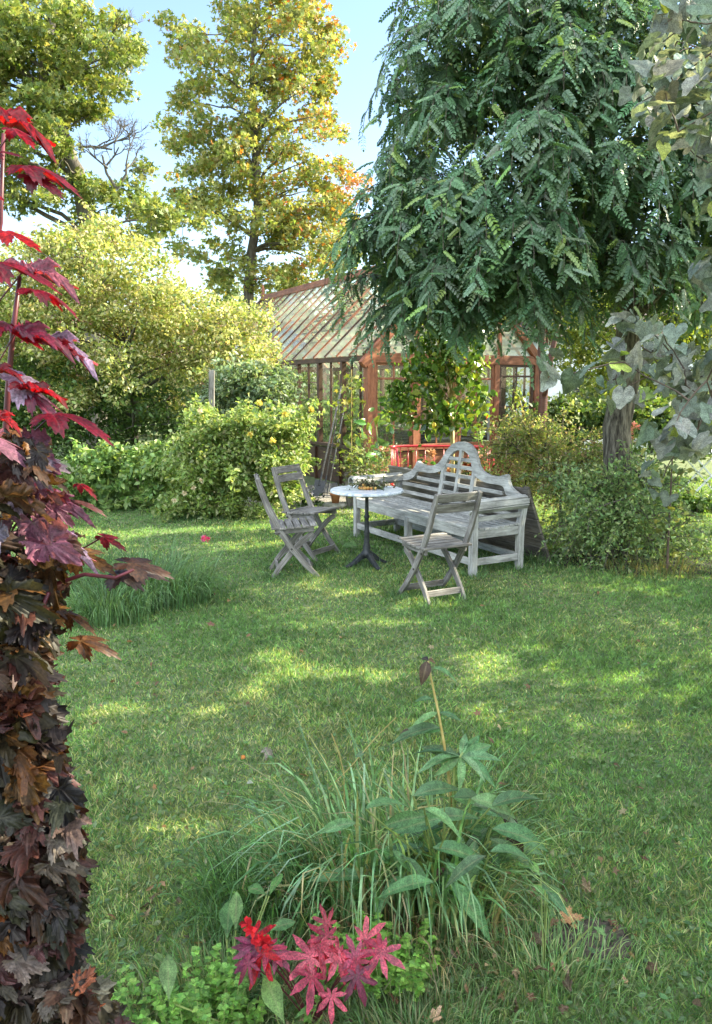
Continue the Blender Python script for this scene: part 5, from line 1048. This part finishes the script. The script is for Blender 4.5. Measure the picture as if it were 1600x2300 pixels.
# ---- tussocks of long grass
T_ARCH = None
def arch_blades(name, lab, c, n, L, spread, wid, cols, cat='grass', group=None, lean=1.0, dirbias=(0, 0), mat='blade', z=0, kind=None, parent=None, out=None):
    """long arching blades, each its own ribbon, growing from around c"""
    c = np.array(c, float); S = 7; V = []; Fc = []; CC = []; rr = rng.random
    cols_ = pal(n, cols)
    for k in range(n):
        a = rr() * 6.283; b = c + np.array([math.cos(a), math.sin(a), 0]) * spread * rr() ** .7 * np.array([1, .8, 1]); b[2] = z
        d = np.array([math.cos(a) + dirbias[0] + .5 * rng.standard_normal(), math.sin(a) + dirbias[1] + .5 * rng.standard_normal(), 0]); d /= np.linalg.norm(d) + 1e-6
        l = L * (.45 + .75 * rr()); w_ = wid * (.6 + .8 * rr()); ln = lean * (.2 + .9 * rr()); sd = np.array([-d[1], d[0], 0]); tw = rng.standard_normal() * .5
        p = b.copy(); ang = R(88) - .15 * rr(); base = len(V); kink = rr() < .22; kq = 2 + int(rr() * 3)
        for i in range(S):
            q = i / (S - 1); ww = w_ * (1 - q ** 2.2) + .0003; s2 = sd * math.cos(tw * q) + np.array([0, 0, 1]) * math.sin(tw * q) * .6
            V.append(p - s2 * ww / 2); V.append(p + s2 * ww / 2)
            p = p + (d * math.cos(ang) + np.array([0, 0, 1]) * math.sin(ang)) * l / (S - 1); ang -= ln * .55 * (.4 + q * 1.2) + (1.3 if kink and i == kq else 0)
            if p[2] < .01: p[2] = .01 + .01 * rr()
        for i in range(S - 1): Fc.append((base + 2 * i, base + 2 * i + 1, base + 2 * i + 3, base + 2 * i + 2))
        CC += [cols_[k]] * (2 * S)
    V = np.array(V); me = bpy.data.meshes.new(name); off = ROOT[parent] if parent is not None else c * (1, 1, 0)
    me.from_pydata([tuple(v) for v in V - off], [], Fc); ca = me.attributes.new('col', 'FLOAT_COLOR', 'POINT'); ca.data.foreach_set('color', np.concatenate([np.array(CC), np.ones((len(CC), 1))], 1).astype(np.float32).ravel())
    me.shade_smooth(); me.materials.append(M[mat]); o = link_mesh(name, me, parent, off)
    if parent is None: tag(o, lab, cat, group, kind)
    return o
LG = [(.11, .21, .08), (.15, .27, .12), (.09, .17, .065), (.20, .31, .15)]
c = G(400, 1370); arch_blades('long_grass', 'big shaggy tuft of long grass on the lawn behind the crimson maple', c + (-.25, .25, 0), 1500, .52, .46, .007, LG, lean=1.5)
c = G(250, 1400); arch_blades('long_grass', 'ragged grass tuft just right of the withered maple leaves', c + (-.05, .1, 0), 700, .42, .32, .006, LG, lean=1.5)
c = G(90, 1330); arch_blades('long_grass', 'grass and weeds half hidden behind the withered maple leaves', c + (0, .2, 0), 600, .34, .38, .007, LG, lean=1.6)
for a, b_, n, L, sp, lab in ((440, 1165, 130, .2, .15, 'low grass tuft at the foot of the rose bush'), (850, 1205, 90, .22, .2, 'dandelion and grass tuft under the left end of the bench'), (1080, 1270, 160, .13, .3, 'uncut grass under the right end of the bench'), (1210, 1265, 160, .18, .25, 'uncut grass along the foot of the plank board'), (1480, 1285, 260, .22, .5, 'dry grass edging the dark shrub')):
    arch_blades('long_grass', lab, G(a, b_), n, L, sp, .006, LG if 'dry' not in lab else [(.2, .2, .09), (.12, .16, .06)], group=None)
# grass left standing round the feet of the furniture
gx = []; gy = []
for fx_, fy_ in [tuple(bt(s, d, 0)[:2]) for s in (-1.07, 0, 1.07) for d in (.03, BD - .03)] + [(TX, TY)] + [(.64 + .25 * math.cos(R(a_)), 6.04 + .25 * math.sin(R(a_))) for a_ in (70, 165, 250, 345)] + [(-.6 + .27 * math.cos(R(a_)), 6.9 + .27 * math.sin(R(a_))) for a_ in (-50, 50, 130, 230)] + [(-.47 + .27 * math.cos(R(a_)), 7.66 + .27 * math.sin(R(a_))) for a_ in (10, 100, 190, 280)]:
    k = 260 if (fx_, fy_) == (TX, TY) else 150; gx.append(fx_ + .075 * rng.standard_normal(k) * (2 if k == 260 else 1)); gy.append(fy_ + .075 * rng.standard_normal(k) * (2 if k == 260 else 1))
gx = np.concatenate(gx); gy = np.concatenate(gy); o = blades('longer_grass', gx, gy, .05 + .05 * rng.random(len(gx)), np.full(len(gx), .006), pal(len(gx), LG), .6); tag(o, 'slightly longer grass round the feet of the bench, chairs and table', 'grass', kind='stuff')
# foreground clump
c = G(830, 2020); c = np.array([.05, 2.42, 0])
arch_blades('grass_tussock', 'big tussock of long blue-green grass in the centre foreground', np.array([.0, 2.35, 0]), 300, .58, .27, .010, [(.15, .30, .11), (.21, .36, .18), (.11, .22, .08), (.28, .42, .24), (.38, .36, .18)], lean=1.35, dirbias=(-.4, -.2))
arch_blades('grass_tussock', 'loose long grass falling forward right of the tall bare stem', np.array([.30, 2.25, 0]), 190, .58, .17, .0095, [(.16, .30, .12), (.23, .38, .18), (.32, .38, .15)], lean=1.2, dirbias=(.3, -.5))
arch_blades('grass_tussock', 'finer darker grass spreading left of the big foreground tussock', np.array([-.28, 2.25, 0]), 700, .30, .26, .0045, [(.09, .19, .065), (.13, .25, .09), (.07, .14, .05)], lean=1.1)
arch_blades('grass_tussock', 'unmown grass at the lower right around the curled dry leaf', np.array([.55, 1.95, 0]), 900, .10, .32, .003, [(.15, .27, .10), (.2, .34, .13), (.28, .34, .16)], lean=.9)
arch_blades('grass_tussock', 'short matted grass at the bottom of the foreground behind the red seedling', np.array([.15, 1.75, 0]), 900, .11, .32, .003, [(.11, .2, .07), (.15, .26, .10), (.24, .26, .13)], lean=1.0)
arch_blades('grass_tussock', 'grass at the lower left between the withered leaves and the herbs', np.array([-.35, 1.85, 0]), 800, .16, .28, .0035, [(.11, .22, .08), (.16, .28, .10), (.24, .26, .13)], lean=1.0)
arch_blades('dead_grass', 'thin straw-coloured dead blades tangled through the foreground clump', np.array([.12, 2.2, 0]), 260, .34, .36, .004, [(.40, .33, .18), (.30, .24, .13), (.22, .2, .1)], lean=1.8)
n = 420; p = np.stack([.05 + .45 * rng.standard_normal(n), 2.1 + .28 * rng.standard_normal(n), .02 + .05 * rng.random(n)], 1); p = p[p[:, 1] > 1.55]; n = len(p)
o = leaves('bed_litter', [T_OVAL, T_LANCE, T_CR[0]], p, frames(rdir(n, 1.2), rdir(n)), .03 * (.5 + rng.random(n)), pal(n, [(.22, .13, .07), (.12, .08, .05), (.30, .22, .12), (.14, .22, .07)]), M['leaf_near']); tag(o, 'brown leaf litter lying among the foreground grasses', 'leaves', kind='stuff')
# peony-like plant with tall bare stem
b0 = np.array([.30, 2.36, 0]); t = thing('tall_stem_plant', 'leafy plant with one tall bare yellow stem ending in a withered brown tip', 'plant', tuple(b0))
Ys = 2.36; sp_ = [b0, P(1016, 1900, Ys), P(1012, 1780, Ys), P(1003, 1700, Ys), P(985, 1600, Ys), P(970, 1530, Ys), P(962, 1485, Ys)]
MB().tube(sp_, [.0065, .006, .0055, .005, .0042, .0035, .003], 8).build('tall_stem', M['tan_stem'], t, smooth=True)
MB().tube([b0 + (.02, 0, 0), P(1022, 1820, Ys - .02), P(1020, 1720, Ys - .03), P(1040, 1690, Ys - .03)], [.005, .005, .004, .003], 8).build('side_stem', M['green_stem'], t, smooth=True)
def leafset(name, L, cols, mat, T, parent, wide=1.0):
    pos = np.array([P(a, b_, Y) for a, b_, Y, *_ in L]); tips = np.array([P(l[3], l[4], l[5]) for l in L]); d = tips - pos; ln = np.linalg.norm(d, axis=1)
    nr = np.array([[.15 * rng.standard_normal(), -.5 + .3 * rng.standard_normal(), .8] for _ in L]); return leaves(name, T, pos, frames(nr, d), ln, pal(len(L), cols, jit=.1), M[mat], parent, wide=np.full(len(L), wide))
PC = [(.11, .22, .09), (.15, .28, .12), (.085, .17, .07)]
Lf = []
for k in range(13):   # rosette high on the side stem
    a = R(-170 + 340 * k / 12); Lf.append((1035, 1700, Ys - .03, 1035 + 95 * math.cos(a), 1700 - 20 + 45 * math.sin(a) + 22 * rng.standard_normal(), Ys - .03 - .09 * math.sin(a)))
for a in ((985, 1600, 925, 1612), (985, 1600, 1038, 1590), (972, 1570, 958, 1545), (990, 1635, 890, 1610), (992, 1640, 940, 1630), (970, 1500, 1020, 1478)): Lf.append((a[0], a[1], Ys, a[2], a[3], Ys - .03))
for k in range(52):
    a0 = 1020 + 85 * rng.standard_normal(); b1 = 1770 + 220 * rng.random(); a1 = rng.random() * 6.28; L = 85 + 60 * rng.random(); Yk = Ys + .10 * rng.standard_normal() - .16
    Lf.append((a0, b1, Yk, a0 + L * math.cos(a1), b1 + abs(L * .55 * math.sin(a1)) * .7 + 8, Yk - .10 * math.sin(a1)))
leafset('foliage', Lf, PC, 'leaf_near', [T_LANCE, T_LANCE2], t, .85)
mb = MB()
for l in Lf[19:]: q = P(l[0], l[1], l[2]); mb.tube([b0 + (0, 0, .02), (b0 + q) / 2 + rng.standard_normal(3) * .015 + (0, 0, .02), q], .0028, 5, cap=False)
mb.build('lower_stems', M['green_stem'], t, smooth=True)
leafset('withered_leaves', [(960, 1485, Ys, 948, 1530, Ys), (962, 1482, Ys, 985, 1478, Ys), (962, 1484, Ys, 958, 1462, Ys - .01), (1140, 1868, Ys - .1, 1165, 1925, Ys - .1), (920, 1640, Ys - .03, 905, 1625, Ys - .03), (915, 1860, Ys - .1, 940, 1850, Ys - .1), (1000, 1950, Ys - .2, 990, 1985, Ys - .2), (1130, 1840, Ys - .1, 1150, 1880, Ys - .1)], [(.07, .045, .03), (.14, .08, .05), (.04, .03, .03)], 'leaf_near', T_LANCE2, t, 1.6)
# herbs (spurge): whorls of small round leaves
def herb(lab, c, n, spread, h, cols, size=.016):
    c = np.array(c); t = thing('spurge_herb', lab, 'herb', tuple(c), None); mb = MB(); pp_ = []; tv = []
    for k in range(n):
        q = c + np.array([rng.standard_normal() * spread, rng.standard_normal() * spread * .7, h * (.5 + .6 * rng.random())]); b_ = c + (q - c) * (.75, .75, 0); mb.tube([b_, (b_ + q) / 2 + rng.standard_normal(3) * .01, q], .0011, 4, cap=False)
        for j in range(4):
            z = q - (q - b_) * j * .17
            for i in range(5): a = i * 1.256 + j; pp_.append(z); tv.append((math.cos(a), math.sin(a), .3))
    mb.build('stems', M['green_stem'], t); n_ = len(pp_); leaves('foliage', T_OVAL, np.array(pp_), frames(np.array(tv) * (-.3, -.3, 1) + (0, 0, .8) + .2 * rng.standard_normal((n_, 3)), np.array(tv)), size * (.6 + .7 * rng.random(n_)), pal(n_, cols), M['leaf'], t, wide=np.full(n_, 1.5))
HC = [(.19, .36, .07), (.26, .44, .09), (.14, .28, .05)]
herb('bright spurge clump at the bottom, left of the red seedling leaves', P(455, 2200, 1.78) * (1, 1, 0), 110, .085, .17, HC)
herb('bright spurge clump behind and right of the red seedling leaves', P(840, 2080, 1.95) * (1, 1, 0), 100, .085, .16, HC)
herb('small spurge sprig beside the withered maple leaves at the lower left', P(255, 2160, 1.75) * (1, 1, 0), 26, .04, .16, HC)
herb('spurge clump on the left of the grass tussock', P(560, 1905, 2.35) * (1, 1, 0), 60, .09, .10, HC, .013)
herb('spurge sprigs at the bottom edge under the red seedling', P(840, 2270, 1.66) * (1, 1, 0), 30, .06, .08, HC)
# dock leaves
def dock(lab, c, L, cat='weed'):
    t = thing('dock_weed', lab, cat, tuple(c)); leafset('foliage', L, [(.10, .2, .06), (.16, .27, .08)], 'leaf_near', T_DOCK, t, 1.2)
    mb = MB()
    for l in L: mb.tube([np.array(c, float), P(l[0], l[1], l[2])], .002, 5, cap=False)
    mb.build('stems', M['green_stem'], t)
dock('broad dock leaves standing left of the red seedling', P(510, 2120, 1.9) * (1, 1, 0), [(510, 2110, 1.9, 500, 2015, 1.9), (600, 2010, 2.0, 560, 1965, 2.0), (605, 2012, 2.0, 600, 1960, 2.0), (530, 2090, 1.9, 520, 2030, 1.88), (600, 2090, 1.85, 655, 2060, 1.85)])
dock('long dock leaf at the bottom beneath the red seedling', P(640, 2250, 1.75) * (1, 1, 0), [(640, 2300, 1.62, 595, 2190, 1.72), (600, 2210, 1.75, 585, 2140, 1.75), (380, 2250, 1.7, 372, 2160, 1.7), (660, 2290, 1.62, 700, 2240, 1.65)])
dock('round-leaved weed at the right of the foreground plant', P(1230, 2010, 2.0) * (1, 1, 0), [(1230, 2010, 2.0, 1205, 1990, 2.0), (1225, 2030, 2.0, 1245, 2050, 1.98), (1225, 2000, 2.0, 1262, 1995, 2.0), (1330, 2080, 1.9, 1365, 2095, 1.88), (1215, 1970, 2.05, 1205, 1930, 2.05)])
dock('weed leaves under the marble table', G(800, 1228), [(805, 1225, 8.0, 770, 1212, 7.95), (810, 1228, 8.0, 780, 1228, 7.9), (815, 1222, 8.0, 850, 1205, 8.0), (800, 1230, 8.0, 790, 1205, 8.05), (870, 1210, 8.2, 900, 1190, 8.2)])
# wiry weed stems in the middle
t = thing('wiry_weed', 'thin wiry weed arching left of the tall bare stem', 'weed', tuple(P(745, 1790, 2.6) * (1, 1, 0)))
mb = MB(); mb.tube([P(745, 1790, 2.6) * (1, 1, 0), P(735, 1775, 2.6), P(790, 1720, 2.6), P(850, 1650, 2.6), P(890, 1612, 2.55)], .0018, 5); mb.build('stems', M['tan_stem'], t); mb = MB(); mb.tube([P(775, 1790, 2.6) * (1, 1, 0), P(773, 1740, 2.6), P(762, 1690, 2.6), P(745, 1648, 2.6)], .002, 5); mb.build('stems', M['tan_stem'], t)
leafset('foliage', [(735, 1775, 2.6, 728, 1750, 2.6), (840, 1665, 2.6, 838, 1645, 2.6), (820, 1690, 2.6, 800, 1700, 2.6), (790, 1740, 2.6, 815, 1725, 2.6)], PC, 'leaf_near', T_LANCE, t, 1.8)
# ---- red Japanese maple seedling
b0 = P(700, 2200, 1.80) * (1, 1, 0); t = thing('red_maple_seedling', 'low red-leaved Japanese maple seedling at the bottom of the foreground', 'seedling', tuple(b0))
JM = [(700, 2150, 645, 2075, 1.0), (735, 2105, 700, 2080, .8), (718, 2120, 670, 2170, 1.2), (720, 2125, 740, 2200, 1.3), (760, 2140, 720, 2150, 1.2), (700, 2190, 660, 2280, 1.5), (760, 2150, 800, 2200, 1.1), (745, 2235, 740, 2295, 1.1), (800, 2190, 820, 2260, 1.4), (855, 2140, 910, 2170, 1.2), (855, 2135, 850, 2080, 1.2), (820, 2110, 850, 2075, .8), (580, 2130, 520, 2200, 1.3), (590, 2140, 560, 2240, 1.4), (600, 2130, 640, 2170, 1.0), (575, 2120, 525, 2140, 1.1), (570, 2110, 560, 2070, .7), (800, 2150, 760, 2130, 1.0), (800, 2160, 780, 2210, 1.1), (735, 2075, 755, 2055, .5), (620, 2140, 655, 2150, .8), (560, 2160, 510, 2220, .9)]
JC = [[(.30, .035, .06), (.38, .07, .10)], [(.14, .022, .055), (.2, .03, .07)], [(.28, .008, .012)]]
pos = []; tv = []; nr = []; sz = []; cl = []; mb = MB()
for i, (a, b_, c_, d_, s) in enumerate(JM):
    Y = 1.74 - (b_ - 2130) * .0009; p0 = P(a, b_, Y); p1 = P(c_, d_, Y - .04); v = p1 - p0; pos.append(p0); tv.append(v + (.0, .02 * rng.standard_normal(), -.02 * rng.random())); nr.append((.35 * rng.standard_normal(), -.6 + .3 * rng.standard_normal(), .7)); sz.append(.040 * s ** .6 + .36 * np.linalg.norm(v))
    cs = JC[2] if i in (16, 12, 13) and i != 12 else (JC[1] if i in (12, 15, 20, 21, 8) else JC[0]); cl.append(pal(1, cs, jit=.1)[0]); mb.tube([b0 + (0, 0, .02), (b0 + p0) / 2 + (0, 0, .03), p0], .0018, 5, cap=False)
leaves('foliage', T_JMAPLE, np.array(pos), frames(np.array(nr), np.array(tv)), np.array(sz), np.array(cl), M['leaf_red'], t); mb.build('stems', M['red_twig'], t)
pos = P(np.array([555., 575, 590, 600, 565]), np.array([2075., 2110, 2112, 2120, 2090]), 1.74); leaves('bright_buds', T_OVAL, np.repeat(pos, 6, 0), frames(rdir(30, .3), rdir(30, .4)), .022, pal(30, [(.6, .02, .03)]), M['petal'], t, wide=np.full(30, 1.4))
# ---- single fallen leaves and petals on the grass
def fallen(name, lab, g, s, col, T, tilt=.4, mat='leaf_near'):
    g = np.array(g); o = leaves(name, T, np.array([g + (0, 0, .035)]), frames(np.array([[tilt, -.3, 1.]]), rdir(1) * (1, 1, .1)), s, np.array([col]), M[mat], None, g * (1, 1, 0)); tag(o, lab, 'leaf'); return o
o = fallen('dry_leaf', 'curled orange dry leaf lying beside the bare soil at the lower right', G(1270, 2085), .055, (.5, .26, .12), T_NMAPLE3, .1)
fallen('dry_leaf', 'small bright orange leaf on the lawn left of centre', G(543, 1722), .04, (.55, .2, .05), T_OVAL); fallen('dry_leaf', 'pale curled leaf on the lawn below the small orange one', G(555, 1778), .06, (.4, .42, .36), T_LANCE2)
fallen('dry_leaf', 'brown shrivelled leaf on the lawn above the small orange one', G(603, 1700), .05, (.24, .2, .16), T_NMAPLE2); fallen('dry_leaf', 'pinkish leaf on the lawn under the dark shrub at the right', G(1178, 1322), .05, (.35, .16, .1), T_OVAL)
fallen('dry_leaf', 'pale pointed leaf on the grass at the foot of the dark shrub', G(1412, 1285), .11, (.4, .44, .3), T_LANCE); fallen('dry_leaf', 'brown leaf near the long grass tuft', G(475, 1415), .06, (.2, .1, .07), T_MAPLE)
N_ = 170; u = rng.random(N_); D_ = 2.2 * (9 / 2.2) ** u; X_ = (rng.random(N_) * 2 - 1) * D_ * .42
o = leaves('leaf_litter', [T_OVAL, T_MAPLE], np.stack([X_, D_, np.full(N_, .03)], 1), frames(rdir(N_, 2), rdir(N_)), .035 * (.6 + .6 * rng.random(N_)), pal(N_, [(.3, .16, .08), (.35, .3, .16), (.2, .11, .06)]), M['leaf']); tag(o, 'tiny scraps of fallen leaf scattered over the lawn', 'leaves', kind='stuff')
g = G(457, 1220); t = thing('pink_blossom', 'pink flower head lying on the sunny lawn left of the chairs', 'flower', (g[0], g[1], 0))
bloom((g[0], g[1], .05), .045, [(.65, .05, .18), (.7, .2, .35)], t, n=30); bloom((g[0] + .05, g[1], .045), .035, [(.65, .05, .18)], t, n=24)
print('TOTAL polys', sum(len(m.polygons) for m in bpy.data.meshes), 'objects', len(bpy.data.objects))
